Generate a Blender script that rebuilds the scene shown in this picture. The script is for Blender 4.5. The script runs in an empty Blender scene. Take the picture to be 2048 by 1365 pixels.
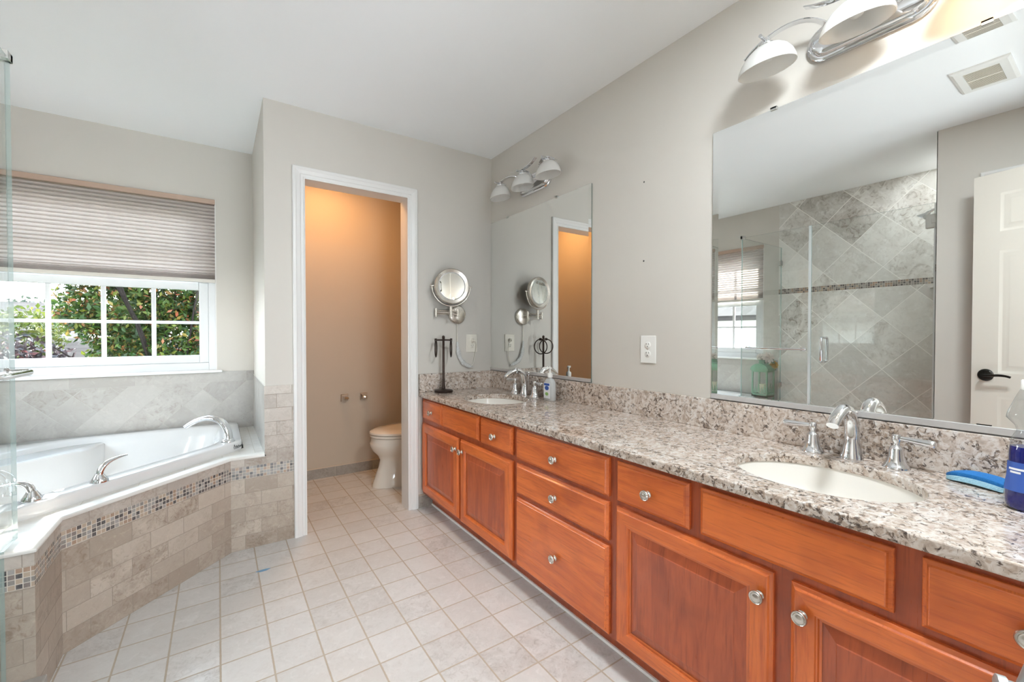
import bpy, bmesh, math, random
import numpy as np
from mathutils import Vector, Matrix, Quaternion

SC = bpy.context.scene
COL = SC.collection
PI = math.pi

# ------------------------------------------------------------------ camera
CAM = (-1.6642, 0.0, 1.1517)
cam_data = bpy.data.cameras.new('camera')
cam = bpy.data.objects.new('camera', cam_data)
COL.objects.link(cam)
cam_data.sensor_fit = 'HORIZONTAL'
cam_data.sensor_width = 36.0
cam_data.lens = 858.1 / 2048 * 36.0
cam_data.clip_start = 0.01
cam_data.clip_end = 400
yaw, pitch = math.radians(34.405), math.radians(-0.831)
fwd = Vector((math.sin(yaw) * math.cos(pitch), math.cos(yaw) * math.cos(pitch), math.sin(pitch)))
rgt = Vector((math.cos(yaw), -math.sin(yaw), 0))
upv = rgt.cross(fwd)
cam.matrix_world = Matrix(((rgt.x, upv.x, -fwd.x, CAM[0]), (rgt.y, upv.y, -fwd.y, CAM[1]),
                           (rgt.z, upv.z, -fwd.z, CAM[2]), (0, 0, 0, 1)))
SC.camera = cam

# ------------------------------------------------------------------ sky, sun, exposure
SC.view_settings.view_transform = 'Standard'
SC.view_settings.look = 'None'
SC.view_settings.gamma = 1.0
SC.view_settings.use_curve_mapping = False
SC.view_settings.exposure = 0.41
SC.cycles.use_denoising = True
SC.cycles.max_bounces = 14
SC.cycles.diffuse_bounces = 7
SC.cycles.glossy_bounces = 8
SC.cycles.transparent_max_bounces = 24
SC.cycles.transmission_bounces = 8
SC.cycles.sample_clamp_indirect = 6.0
SC.cycles.caustics_reflective = False
SC.cycles.caustics_refractive = False

SKY = 16.0
world = bpy.data.worlds.new('sky')
SC.world = world
world.use_nodes = True
wt = world.node_tree
wt.nodes.clear()
w_out = wt.nodes.new('ShaderNodeOutputWorld')
w_bg = wt.nodes.new('ShaderNodeBackground')
w_tc = wt.nodes.new('ShaderNodeTexCoord')
w_sep = wt.nodes.new('ShaderNodeSeparateXYZ')
w_rmp = wt.nodes.new('ShaderNodeValToRGB')
w_rmp.color_ramp.elements[0].position = 0.0
w_rmp.color_ramp.elements[0].color = (1.0, 1.0, 0.98, 1)
w_rmp.color_ramp.elements[1].position = 0.7
w_rmp.color_ramp.elements[1].color = (0.62, 0.80, 1.0, 1)
wt.links.new(w_tc.outputs['Generated'], w_sep.inputs[0])
wt.links.new(w_sep.outputs['Z'], w_rmp.inputs[0])
wt.links.new(w_rmp.outputs[0], w_bg.inputs['Color'])
w_bg.inputs['Strength'].default_value = SKY
wt.links.new(w_bg.outputs[0], w_out.inputs['Surface'])


def lamp(name, kind, loc, energy, color=(1, 1, 1), target=None, direction=None, **kw):
    ld = bpy.data.lights.new(name, kind)
    ld.energy = energy
    ld.color = color
    for k, v in kw.items():
        setattr(ld, k, v)
    o = bpy.data.objects.new(name, ld)
    COL.objects.link(o)
    o.location = loc
    if target is not None:
        direction = Vector(target) - Vector(loc)
    if direction is not None:
        o.rotation_euler = Vector(direction).to_track_quat('-Z', 'Y').to_euler()
    return o


lamp('sun', 'SUN', (-9, 5, 8), 60.0, (1.0, 0.98, 0.94), direction=(0.66, -0.30, -0.80), angle=math.radians(0.6))
# light portals in the two windows only steer the sampling of the sky, they give no light
for nm, loc, d, sx, sy in (('sky_portal_far', (-2.25, 4.30, 1.40), (0, -1, 0), 2.6, 2.1),
                           ('sky_portal_side', (-3.62, 2.75, 1.40), (1, 0, 0), 2.6, 2.1)):
    p = lamp(nm, 'AREA', loc, 1.0, direction=d, shape='RECTANGLE', size=sx, size_y=sy)
    p.data.cycles.is_portal = True
# toilet room ceiling light, with unseen fill lights added to brighten the bathroom
lamp('added_ceiling_fill', 'AREA', (-0.72, 0.08, 2.42), 30.0, (0.87, 0.95, 1.0), direction=(0, 0, -1), shape='DISK', size=0.32)  # invented fill above the vanity aisle, kept out of view
lamp('added_shower_fill', 'AREA', (-2.76, 0.785, 2.43), 4.5, (0.94, 0.98, 1.0), direction=(0, 0, -1), shape='DISK', size=0.10)  # unseen fill added behind the partition to lift the shower tiles
lamp('toilet_room_lamp', 'AREA', (-0.95, 3.25, 2.41), 8.5, (1.0, 0.53, 0.21), direction=(0, 0, -1), shape='DISK', size=0.28)
lamp('added_bedroom_uplight', 'AREA', (-1.30, -1.5, 0.55), 44.0, (0.84, 0.93, 1.0), target=(-1.45, 1.8, 2.8), shape='RECTANGLE', size=0.9, size_y=0.8)  # added uplight through the doorway onto the bathroom ceiling, no real source
lamp('added_bedroom_fill', 'AREA', (-1.1, -1.3, 1.9), 22.0, (0.86, 0.94, 1.0), target=(-1.5, 2.6, 1.3), shape='RECTANGLE', size=1.0, size_y=1.2)  # added frontal fill shining in through the bedroom doorway

# ------------------------------------------------------------------ room numbers (metres)
YB, YW, XL, XR, HC = 2.699, 3.592, -2.955, -1.4534, 2.44
ZD = 0.4954           # tub deck
ZC = 0.770            # counter top
XO = -2.104           # wall beside the shower


# ------------------------------------------------------------------ node helpers
class NT:
    def __init__(self, name):
        self.mat = bpy.data.materials.new(name)
        self.mat.use_nodes = True
        self.t = self.mat.node_tree
        self.t.nodes.clear()
        self.out = self.n('ShaderNodeOutputMaterial')
        self.b = None

    def n(self, kind):
        return self.t.nodes.new(kind)

    def set(self, sock, v):
        if isinstance(v, bpy.types.NodeSocket):
            self.t.links.new(v, sock)
        elif v is not None:
            if isinstance(v, (tuple, list)) and len(v) == 3 and sock.type == 'RGBA':
                v = (*v, 1)
            sock.default_value = v

    def m(self, op, a, b=None, c=None, clamp=False):
        x = self.n('ShaderNodeMath')
        x.operation = op
        x.use_clamp = clamp
        self.set(x.inputs[0], a)
        if b is not None:
            self.set(x.inputs[1], b)
        if c is not None:
            self.set(x.inputs[2], c)
        return x.outputs[0]

    def vec(self, x, y, z=0.0):
        c = self.n('ShaderNodeCombineXYZ')
        self.set(c.inputs[0], x)
        self.set(c.inputs[1], y)
        self.set(c.inputs[2], z)
        return c.outputs[0]

    def sep(self, v):
        s = self.n('ShaderNodeSeparateXYZ')
        self.set(s.inputs[0], v)
        return s.outputs

    def mix(self, f, a, b, blend='MIX'):
        x = self.n('ShaderNodeMix')
        x.data_type = 'RGBA'
        x.blend_type = blend
        self.set(x.inputs[0], f)
        self.set(x.inputs[6], a)
        self.set(x.inputs[7], b)
        return x.outputs[2]

    def noise(self, v, scale, detail=4, rough=0.55, dist=0.0, col=False):
        x = self.n('ShaderNodeTexNoise')
        self.set(x.inputs['Vector'], v)
        x.inputs['Scale'].default_value = scale
        x.inputs['Detail'].default_value = detail
        x.inputs['Roughness'].default_value = rough
        x.inputs['Distortion'].default_value = dist
        return x.outputs['Color' if col else 'Fac']

    def ramp(self, f, stops, interp='LINEAR'):
        r = self.n('ShaderNodeValToRGB')
        r.color_ramp.interpolation = interp
        e = r.color_ramp.elements
        while len(e) < len(stops):
            e.new(0.5)
        for q, (p, c) in zip(e, stops):
            q.position = p
            q.color = (*c, 1) if not isinstance(c, (int, float)) else (c, c, c, 1)
        self.set(r.inputs[0], f)
        return r.outputs[0]

    def uv(self):
        return self.n('ShaderNodeTexCoord').outputs['UV']

    def pos(self):
        return self.n('ShaderNodeNewGeometry').outputs['Position']

    def bump(self, h, strength=0.3, dist=0.002):
        b = self.n('ShaderNodeBump')
        b.inputs['Strength'].default_value = strength
        b.inputs['Distance'].default_value = dist
        self.set(b.inputs['Height'], h)
        return b.outputs[0]

    def principled(self, color, rough=0.5, metal=0.0, normal=None, **kw):
        b = self.n('ShaderNodeBsdfPrincipled')
        self.set(b.inputs['Base Color'], color)
        self.set(b.inputs['Roughness'], rough)
        self.set(b.inputs['Metallic'], metal)
        if normal is not None:
            self.set(b.inputs['Normal'], normal)
        for k, v in kw.items():
            self.set(b.inputs[k.replace('_', ' ')], v)
        self.t.links.new(b.outputs[0], self.out.inputs['Surface'])
        return self.mat


def plain(name, color, rough=0.5, metal=0.0, **kw):
    t = NT(name)
    return t.principled(color, rough, metal, **kw)


def paint(name, color, rough=0.55, amp=0.03):
    t = NT(name)
    f = t.noise(t.pos(), 3.0, 3)
    c = t.mix(t.m('MULTIPLY', f, 1.0), tuple(x * (1 - amp) for x in color), tuple(x * (1 + amp) for x in color))
    bmp = t.bump(t.noise(t.pos(), 220, 2), 0.05, 0.001)
    return t.principled(c, rough, normal=bmp)


def glass(name, tint=(0.97, 0.99, 0.98), refl=1.0, rough=0.0, spots=False):
    t = NT(name)
    tr = t.n('ShaderNodeBsdfTransparent')
    tr.inputs[0].default_value = (*tint, 1)
    gl = t.n('ShaderNodeBsdfGlossy')
    gl.inputs['Roughness'].default_value = rough
    fr = t.n('ShaderNodeFresnel')
    ge = t.n('ShaderNodeNewGeometry')
    ior = t.m('ADD', 1.45, t.m('MULTIPLY', ge.outputs['Backfacing'], 1 / 1.45 - 1.45))
    t.t.links.new(ior, fr.inputs['IOR'])
    mx = t.n('ShaderNodeMixShader')
    t.set(mx.inputs[0], t.m('MULTIPLY', fr.outputs[0], refl, clamp=True))
    t.t.links.new(tr.outputs[0], mx.inputs[1])
    t.t.links.new(gl.outputs[0], mx.inputs[2])
    t.t.links.new(mx.outputs[0], t.out.inputs['Surface'])
    return t.mat


def tiles(name, w, h, grout_w, grout_col, light, dark, vein, brick=False, rot=0.0, off=(0, 0), rough=0.35,
          scale=9.0, vein_amt=0.75, axis_grout=None):
    """stone tiles laid on the UV plane (metres); every tile has its own shade and its own veins"""
    t = NT(name)
    u, v, _ = t.sep(t.uv())
    u = t.m('SUBTRACT', u, off[0])
    v = t.m('SUBTRACT', v, off[1])
    if rot:
        c, s = math.cos(rot), math.sin(rot)
        u2 = t.m('ADD', t.m('MULTIPLY', u, c), t.m('MULTIPLY', v, s))
        v2 = t.m('SUBTRACT', t.m('MULTIPLY', v, c), t.m('MULTIPLY', u, s))
        u, v = u2, v2
    us, vs = t.m('DIVIDE', u, w), t.m('DIVIDE', v, h)
    row = t.m('FLOOR', vs)
    if brick:
        us = t.m('ADD', us, t.m('MULTIPLY', t.m('FLOORED_MODULO', row, 2.0), 0.5))
    cu = t.m('FLOOR', us)
    fu, fv = t.m('FRACT', us), t.m('FRACT', vs)
    du = t.m('MULTIPLY', t.m('MINIMUM', fu, t.m('SUBTRACT', 1.0, fu)), w)
    dv = t.m('MULTIPLY', t.m('MINIMUM', fv, t.m('SUBTRACT', 1.0, fv)), h)
    if axis_grout:                    # one joint direction wider than the other
        du = t.m('MULTIPLY', du, axis_grout)
    edge = t.m('MINIMUM', du, dv)
    wob = t.m('MULTIPLY', t.m('SUBTRACT', t.noise(t.uv(), 60, 2), 0.5), grout_w * 0.35)
    edge = t.m('ADD', edge, wob)
    mask = t.m('SMOOTH_MIN', t.m('DIVIDE', t.m('SUBTRACT', edge, grout_w * 0.35), grout_w * 0.3, clamp=True), 1.0, 0.01)
    wn = t.n('ShaderNodeTexWhiteNoise')
    wn.noise_dimensions = '2D'
    t.set(wn.inputs['Vector'], t.vec(cu, row))
    rnd = wn.outputs['Value']
    rc = t.sep(wn.outputs['Color'])
    base = t.mix(rnd, light, dark)
    seed = t.m('MULTIPLY', rc[1], 53.0)
    pv = t.vec(u, v, seed)
    n1 = t.noise(pv, scale, 6, 0.62, 0.9)
    n2 = t.noise(pv, scale * 3.4, 5, 0.65, 1.6)
    f1 = t.ramp(n1, [(0.42, 0.0), (0.62, 1.0)])
    f2 = t.ramp(n2, [(0.50, 0.0), (0.66, 1.0)])
    amt = t.m('MULTIPLY', t.m('ADD', 0.25, t.m('MULTIPLY', rc[2], rc[2])), vein_amt)
    vf = t.m('MULTIPLY', t.m('ADD', t.m('MULTIPLY', f1, 0.45), t.m('MULTIPLY', f2, 0.55)), amt, clamp=True)
    stone = t.mix(vf, base, vein)
    hi = t.ramp(t.noise(pv, scale * 1.7, 5, 0.6, 2.0), [(0.55, 0.0), (0.72, 0.35)])
    stone = t.mix(hi, stone, tuple(min(1, x * 1.18) for x in light))
    col = t.mix(mask, grout_col, stone)
    bmp = t.bump(t.m('ADD', mask, t.m('MULTIPLY', n2, 0.15)), 0.35, 0.0015)
    rg = t.m('ADD', t.m('MULTIPLY', t.m('SUBTRACT', 1.0, mask), 0.45), rough)
    return t.principled(col, rg, normal=bmp)


def mosaic(name, s, off=(0, 0), grout_col=(0.62, 0.56, 0.49)):
    t = NT(name)
    u, v, _ = t.sep(t.uv())
    us = t.m('DIVIDE', t.m('SUBTRACT', u, off[0]), s)
    vs = t.m('DIVIDE', t.m('SUBTRACT', v, off[1]), s)
    fu, fv = t.m('FRACT', us), t.m('FRACT', vs)
    e = t.m('MINIMUM', t.m('MINIMUM', fu, t.m('SUBTRACT', 1.0, fu)), t.m('MINIMUM', fv, t.m('SUBTRACT', 1.0, fv)))
    mask = t.m('DIVIDE', t.m('SUBTRACT', e, 0.055), 0.03, clamp=True)
    wn = t.n('ShaderNodeTexWhiteNoise')
    wn.noise_dimensions = '2D'
    t.set(wn.inputs['Vector'], t.vec(t.m('FLOOR', us), t.m('FLOOR', vs)))
    c = t.ramp(wn.outputs['Value'], [(0.0, (0.018, 0.016, 0.022)), (0.20, (0.20, 0.185, 0.17)), (0.42, (0.32, 0.20, 0.13)),
                                     (0.56, (0.30, 0.285, 0.27)), (0.78, (0.42, 0.32, 0.23)), (0.9, (0.17, 0.13, 0.12))], 'CONSTANT')
    c = t.mix(t.m('MULTIPLY', t.noise(t.uv(), 160, 3), 0.35), c, (0.5, 0.46, 0.42))
    col = t.mix(mask, grout_col, c)
    rg = t.m('SUBTRACT', 0.7, t.m('MULTIPLY', mask, 0.58))
    return t.principled(col, rg, normal=t.bump(mask, 0.5, 0.002))


def wood(name, along_v, c1=(0.70, 0.170, 0.034), c2=(0.50, 0.098, 0.021), c3=(0.23, 0.040, 0.010)):
    t = NT(name)
    u, v, _ = t.sep(t.uv())
    info = t.n('ShaderNodeObjectInfo')
    rnd = t.m('MULTIPLY', info.outputs['Random'], 17.0)
    p = t.vec(t.m('MULTIPLY', u, 7.0 if along_v else 0.9), t.m('MULTIPLY', v, 0.9 if along_v else 7.0), rnd)
    n1 = t.noise(p, 2.6, 6, 0.6, 1.3)
    n2 = t.noise(t.vec(t.m('MULTIPLY', u, 60.0 if along_v else 3.0), t.m('MULTIPLY', v, 3.0 if along_v else 60.0), rnd), 3.0, 3, 0.6)
    n3 = t.noise(t.vec(u, v, rnd), 6.0, 3, 0.5)
    c = t.mix(t.ramp(n1, [(0.35, 0.0), (0.68, 1.0)]), c1, c2)
    c = t.mix(t.ramp(n2, [(0.54, 0.0), (0.75, 0.5)]), c, c3)
    c = t.mix(t.ramp(n3, [(0.54, 0.0), (0.76, 0.45)]), c, c3)
    return t.principled(c, t.m('ADD', 0.24, t.m('MULTIPLY', n2, 0.12)), normal=t.bump(n2, 0.04, 0.001), Coat_Weight=0.25, Coat_Roughness=0.15)


def granite(name):
    t = NT(name)
    p = t.pos()
    big = t.noise(p, 7.0, 3, 0.5, 0.8)
    n1 = t.noise(p, 62, 6, 0.68, 0.9)
    n2 = t.noise(p, 120, 4, 0.62, 0.4)
    n3 = t.noise(p, 30, 5, 0.6, 1.6)
    vor = t.n('ShaderNodeTexVoronoi')
    vor.inputs['Scale'].default_value = 95
    t.set(vor.inputs['Vector'], p)
    cell = t.sep(vor.outputs['Color'])[0]
    base = t.ramp(n3, [(0.30, (0.31, 0.24, 0.185)), (0.44, (0.46, 0.365, 0.30)), (0.55, (0.61, 0.54, 0.485)), (0.70, (0.71, 0.69, 0.67))])
    base = t.mix(t.m('MULTIPLY', cell, 0.35), base, (0.62, 0.55, 0.50))
    shift = t.m('MULTIPLY', t.m('SUBTRACT', big, 0.5), 0.22)
    d = t.m('ADD', n1, shift)
    dark = t.ramp(d, [(0.53, 0.0), (0.585, 1.0)])
    c = t.mix(dark, base, t.ramp(n2, [(0.35, (0.055, 0.042, 0.038)), (0.55, (0.22, 0.165, 0.13)), (0.7, (0.36, 0.30, 0.27))]))
    warm = t.ramp(t.m('ADD', n2, shift), [(0.58, 0.0), (0.66, 0.7)])
    c = t.mix(warm, c, (0.40, 0.29, 0.21))
    return t.principled(c, 0.10, Specular_IOR_Level=0.5)


MAT = {}


def mats():
    M = MAT
    M['wall'] = paint('greige_wall_paint', (0.590, 0.558, 0.512))
    M['wall_wc'] = paint('tan_wall_paint', (0.47, 0.395, 0.31))
    M['ceiling'] = paint('white_ceiling_paint', (0.92, 0.93, 0.94), 0.7, 0.01)
    M['trim'] = plain('white_trim_paint', (0.73, 0.72, 0.705), 0.32)
    M['vinyl'] = plain('white_window_vinyl', (0.66, 0.67, 0.68), 0.3)
    M['door'] = plain('off_white_door_paint', (0.62, 0.58, 0.52), 0.35)
    M['floor'] = tiles('floor_tile', 0.1536, 0.1536, 0.0058, (0.43, 0.365, 0.29), (0.63, 0.62, 0.605), (0.565, 0.55, 0.53),
                       (0.34, 0.315, 0.29), off=(-0.5914, 2.5608), rough=0.28, scale=11, vein_amt=0.75)
    M['tile_brick'] = tiles('surround_brick_tile', 0.152, 0.0755, 0.0024, (0.30, 0.255, 0.21), (0.50, 0.435, 0.365), (0.35, 0.29, 0.235),
                            (0.25, 0.19, 0.145), brick=True, off=(-1.552, 0.0), rough=0.4, scale=12, vein_amt=1.0)
    M['tile_brick_up'] = tiles('wall_brick_tile', 0.152, 0.0755, 0.0024, (0.32, 0.275, 0.23), (0.56, 0.51, 0.455), (0.42, 0.37, 0.325),
                               (0.27, 0.215, 0.17), brick=True, off=(-1.552, 0.446), rough=0.4, scale=12, vein_amt=1.0)
    M['tile_diag'] = tiles('backsplash_diagonal_tile', 0.148, 0.148, 0.0026, (0.40, 0.38, 0.35), (0.42, 0.40, 0.372), (0.335, 0.315, 0.29),
                           (0.25, 0.22, 0.19), rot=PI / 4, off=(-2.487, 0.678), rough=0.35, scale=8, vein_amt=0.85)
    M['tile_border'] = tiles('backsplash_border_tile', 0.30, 0.0775, 0.0022, (0.40, 0.38, 0.35), (0.42, 0.40, 0.372), (0.335, 0.315, 0.29),
                             (0.27, 0.24, 0.21), off=(-1.50, 0.826), rough=0.35, scale=8, vein_amt=0.8)
    M['tile_shower'] = tiles('shower_diagonal_tile', 0.305, 0.305, 0.0045, (0.95, 0.93, 0.89), (0.90, 0.89, 0.85), (0.62, 0.605, 0.57),
                             (0.30, 0.265, 0.225), rot=PI / 4, off=(1.434, 1.939), rough=0.3, scale=5.5, vein_amt=0.95)
    M['mosaic'] = mosaic('glass_mosaic', 0.0161, off=(-1.3055, 0.3812))
    M['mosaic_shower'] = mosaic('shower_glass_mosaic', 0.0165, off=(0, 1.553))
    M['tile_deck'] = tiles('deck_top_tile', 0.152, 0.152, 0.003, (0.62, 0.59, 0.54), (0.76, 0.74, 0.70), (0.70, 0.67, 0.63),
                           (0.52, 0.47, 0.42), off=(-1.50, 2.70), rough=0.3, scale=9, vein_amt=0.5)
    M['bullnose'] = plain('deck_bullnose_tile', (0.72, 0.70, 0.66), 0.3)
    M['tile_base'] = tiles('tile_baseboard_stone', 0.305, 0.2, 0.003, (0.42, 0.37, 0.31), (0.38, 0.345, 0.305), (0.31, 0.28, 0.245),
                           (0.2, 0.175, 0.15), off=(-1.19, -0.05), rough=0.35, scale=11, vein_amt=0.8)
    M['base_cap'] = plain('baseboard_grout_cap', (0.55, 0.45, 0.35), 0.6)
    M['caulk'] = plain('white_caulk', (0.85, 0.83, 0.80), 0.6)
    M['wood_v'] = wood('cherry_wood_upright_grain', True)
    M['wood_h'] = wood('cherry_wood_level_grain', False)
    M['wood_panel'] = wood('cherry_wood_raised_panel', True, (0.46, 0.100, 0.032), (0.31, 0.060, 0.021), (0.15, 0.028, 0.011))
    M['wood_frame'] = wood('cherry_wood_face_frame', True, (0.40, 0.080, 0.022), (0.27, 0.048, 0.014), (0.14, 0.024, 0.008))
    M['granite'] = granite('speckled_granite')
    M['porcelain'] = plain('white_porcelain', (0.80, 0.77, 0.72), 0.08, Coat_Weight=0.3)
    M['acrylic'] = plain('white_tub_acrylic', (0.68, 0.67, 0.66), 0.12, Coat_Weight=0.3)
    M['toilet'] = plain('biscuit_porcelain', (0.74, 0.68, 0.60), 0.1, Coat_Weight=0.3)
    M['chrome'] = plain('chrome', (0.80, 0.81, 0.83), 0.06, 1.0)
    M['nickel'] = plain('brushed_nickel', (0.62, 0.58, 0.53), 0.26, 1.0)
    M['steel'] = plain('satin_steel', (0.55, 0.55, 0.53), 0.3, 1.0)
    M['channel'] = plain('satin_aluminium_channel', (0.60, 0.585, 0.58), 0.38, 0.6)
    M['bronze'] = plain('oil_rubbed_bronze', (0.045, 0.028, 0.022), 0.3, 0.6)
    M['black_metal'] = plain('black_polished_metal', (0.02, 0.018, 0.016), 0.12, 0.7)
    M['mirror'] = plain('mirror_silver', (0.90, 0.915, 0.90), 0.0, 1.0)
    M['mirror_edge'] = plain('mirror_glass_edge', (0.10, 0.14, 0.12), 0.2)
    M['glass'] = glass('window_glass', (0.97, 0.985, 0.98))
    M['shower_glass'] = glass('shower_glass', (0.982, 0.992, 0.988), 1.0)
    M['glass_edge'] = plain('green_glass_edge', (0.45, 0.62, 0.59), 0.15, Alpha=0.55)
    M['seal'] = plain('clear_vinyl_seal', (0.84, 0.88, 0.89), 0.3, Alpha=0.7)
    M['plastic'] = plain('white_plastic', (0.80, 0.79, 0.76), 0.35)
    M['ivory'] = plain('ivory_plastic', (0.76, 0.72, 0.64), 0.35)
    M['slot'] = plain('dark_slot', (0.03, 0.03, 0.03), 0.6)
    M['black'] = plain('dark_shadow_gap', (0.02, 0.017, 0.015), 0.7)


mats()


# ------------------------------------------------------------------ mesh helpers
class MB:
    """collects shapes in world metres and links them as ONE mesh object"""

    def __init__(self):
        self.bm = bmesh.new()

    def face(self, vs, mi=0):
        try:
            f = self.bm.faces.new(vs)
            f.material_index = mi
            return f
        except ValueError:
            return None

    def poly(self, pts, mi=0):
        return self.face([self.bm.verts.new(p) for p in pts], mi)

    def box(self, x0, x1, y0, y1, z0, z1, mi=0):
        if x0 > x1: x0, x1 = x1, x0
        if y0 > y1: y0, y1 = y1, y0
        if z0 > z1: z0, z1 = z1, z0
        v = [self.bm.verts.new(p) for p in ((x0, y0, z0), (x1, y0, z0), (x1, y1, z0), (x0, y1, z0),
                                            (x0, y0, z1), (x1, y0, z1), (x1, y1, z1), (x0, y1, z1))]
        for q in ((0, 3, 2, 1), (4, 5, 6, 7), (0, 1, 5, 4), (1, 2, 6, 5), (2, 3, 7, 6), (3, 0, 4, 7)):
            self.face([v[i] for i in q], mi)
        return self

    def loft(self, loops, mi=0, cap0=True, cap1=True, closed=True):
        rows = [[self.bm.verts.new(p) for p in lp] for lp in loops]
        n = len(rows[0])
        for a, b in zip(rows, rows[1:]):
            for i in range(n if closed else n - 1):
                j = (i + 1) % n
                self.face([a[i], a[j], b[j], b[i]], mi)
        if cap0: self.face(rows[0][::-1], mi)
        if cap1: self.face(rows[-1], mi)
        return rows

    def lathe(self, c, prof, seg=24, axis='z', mi=0, sx=1.0, sy=1.0, cap0=True, cap1=True):
        c = Vector(c)
        ax = Vector({'x': (1, 0, 0), 'y': (0, 1, 0), 'z': (0, 0, 1), '-x': (-1, 0, 0), '-y': (0, -1, 0)}[axis]) if isinstance(axis, str) else Vector(axis).normalized()
        e1 = Vector((0, 0, 1)).cross(ax)
        if e1.length < 1e-4: e1 = Vector((1, 0, 0))
        e1.normalize()
        e2 = ax.cross(e1)
        loops = []
        for r, h in prof:
            r = max(r, 1e-5)
            loops.append([c + ax * h + e1 * (r * sx * math.cos(2 * PI * i / seg)) + e2 * (r * sy * math.sin(2 * PI * i / seg)) for i in range(seg)])
        self.loft(loops, mi, cap0, cap1)
        return self

    def sweep(self, pts, prof, up=None, mi=0, cap=True):
        """prof: list of (a,b) or a function k->list; a along side, b along normal"""
        pts = [Vector(p) for p in pts]
        loops = []
        prev = None
        for k, p in enumerate(pts):
            t = (pts[min(k + 1, len(pts) - 1)] - pts[max(k - 1, 0)]).normalized()
            if up is not None:
                s = t.cross(Vector(up))
                if s.length < 1e-5: s = t.orthogonal()
                s.normalize()
                nrm = s.cross(t)
            else:
                if prev is None:
                    nrm = t.orthogonal().normalized()
                else:
                    nrm = (prev - t * prev.dot(t)).normalized()
                prev = nrm
                s = t.cross(nrm)
            pr = prof(k / max(1, len(pts) - 1)) if callable(prof) else prof
            loops.append([p + s * a + nrm * b for a, b in pr])
        self.loft(loops, mi, cap, cap)
        return self

    def tube(self, pts, r, seg=12, mi=0):
        if callable(r):
            f = lambda k: [(r(k) * math.cos(2 * PI * i / seg), r(k) * math.sin(2 * PI * i / seg)) for i in range(seg)]
        else:
            f = [(r * math.cos(2 * PI * i / seg), r * math.sin(2 * PI * i / seg)) for i in range(seg)]
        return self.sweep(pts, f, mi=mi)

    def ring(self, c, R, r, axis='z', seg=40, rs=10, mi=0, a0=0.0, a1=2 * PI):
        c = Vector(c)
        ax = Vector(axis) if not isinstance(axis, str) else Vector({'x': (1, 0, 0), 'y': (0, 1, 0), 'z': (0, 0, 1)}[axis])
        ax.normalize()
        e1 = Vector((0, 0, 1)).cross(ax)
        if e1.length < 1e-4: e1 = Vector((1, 0, 0))
        e1.normalize()
        e2 = ax.cross(e1)
        full = abs(a1 - a0 - 2 * PI) < 1e-6
        loops = []
        for k in range(seg + 1):
            a = a0 + (a1 - a0) * k / seg
            d = e1 * math.cos(a) + e2 * math.sin(a)
            loops.append([c + d * (R + r * math.cos(2 * PI * i / rs)) + ax * (r * math.sin(2 * PI * i / rs)) for i in range(rs)])
        self.loft(loops, mi, not full, not full)
        return self

    def prism(self, outline, d0, d1, plane='xy', mi=0):
        def P(a, b, d):
            return {'xy': (a, b, d), 'xz': (a, d, b), 'yz': (d, a, b)}[plane]
        self.loft([[P(a, b, d0) for a, b in outline], [P(a, b, d1) for a, b in outline]], mi)
        return self

    def rings_x(self, y0, y1, z0, z1, prof, mi_fn=None, cap=True):
        """nested rectangles facing -x: prof = [(inset, x)]"""
        loops = [[(x, y0 + i, z0 + i), (x, y0 + i, z1 - i), (x, y1 - i, z1 - i), (x, y1 - i, z0 + i)] for i, x in prof]
        rows = [[self.bm.verts.new(p) for p in lp] for lp in loops]
        for k, (a, b) in enumerate(zip(rows, rows[1:])):
            for i in range(4):
                j = (i + 1) % 4
                self.face([a[i], a[j], b[j], b[i]], mi_fn(k, i) if mi_fn else 0)
        if cap: self.face(rows[-1], mi_fn(len(prof), 9) if mi_fn else 0)
        self.face(rows[0][::-1], 0)
        return self

    def build(self, name, mat, parent=None, smooth=None, bevel=None, subdiv=0, solid=None, recalc=True, doubles=False):
        bm = self.bm
        if doubles: bmesh.ops.remove_doubles(bm, verts=bm.verts, dist=1e-5)
        if recalc: bmesh.ops.recalc_face_normals(bm, faces=bm.faces)
        uvl = bm.loops.layers.uv.new('UVMap')
        for f in bm.faces:
            f.normal_update()
            n = f.normal
            if abs(n.z) > 0.72:
                for l in f.loops: l[uvl].uv = (l.vert.co.x, l.vert.co.y)
            else:
                tx, ty = -n.y, n.x
                q = math.hypot(tx, ty) or 1.0
                tx, ty = tx / q, ty / q
                if tx < -0.05 or (abs(tx) <= 0.05 and ty < 0): tx, ty = -tx, -ty
                for l in f.loops: l[uvl].uv = (l.vert.co.x * tx + l.vert.co.y * ty, l.vert.co.z)
        off = Vector((0, 0, 0))
        r = parent
        while r is not None:
            off += r.location
            r = r.parent
        if off.length > 0:
            for v in bm.verts: v.co -= off
        me = bpy.data.meshes.new(name)
        bm.to_mesh(me)
        bm.free()
        for m in (mat if isinstance(mat, (list, tuple)) else [mat]):
            me.materials.append(MAT[m] if isinstance(m, str) else m)
        if smooth is not None:
            me.polygons.foreach_set('use_smooth', [True] * len(me.polygons))
            me.set_sharp_from_angle(angle=math.radians(smooth))
        o = bpy.data.objects.new(name, me)
        COL.objects.link(o)
        if parent is not None: o.parent = parent
        if solid:
            md = o.modifiers.new('thickness', 'SOLIDIFY')
            md.thickness = solid
            md.offset = 1
        if bevel:
            md = o.modifiers.new('soft_edge', 'BEVEL')
            md.width = bevel
            md.segments = 2
            md.limit_method = 'ANGLE'
            md.angle_limit = math.radians(40)
        if subdiv:
            md = o.modifiers.new('smooth_surface', 'SUBSURF')
            md.levels = subdiv
            md.render_levels = subdiv
        return o


def tag(o, label, cat, group=None):
    o['label'] = label
    o['category'] = cat
    if group: o['group'] = group
    return o


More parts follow.
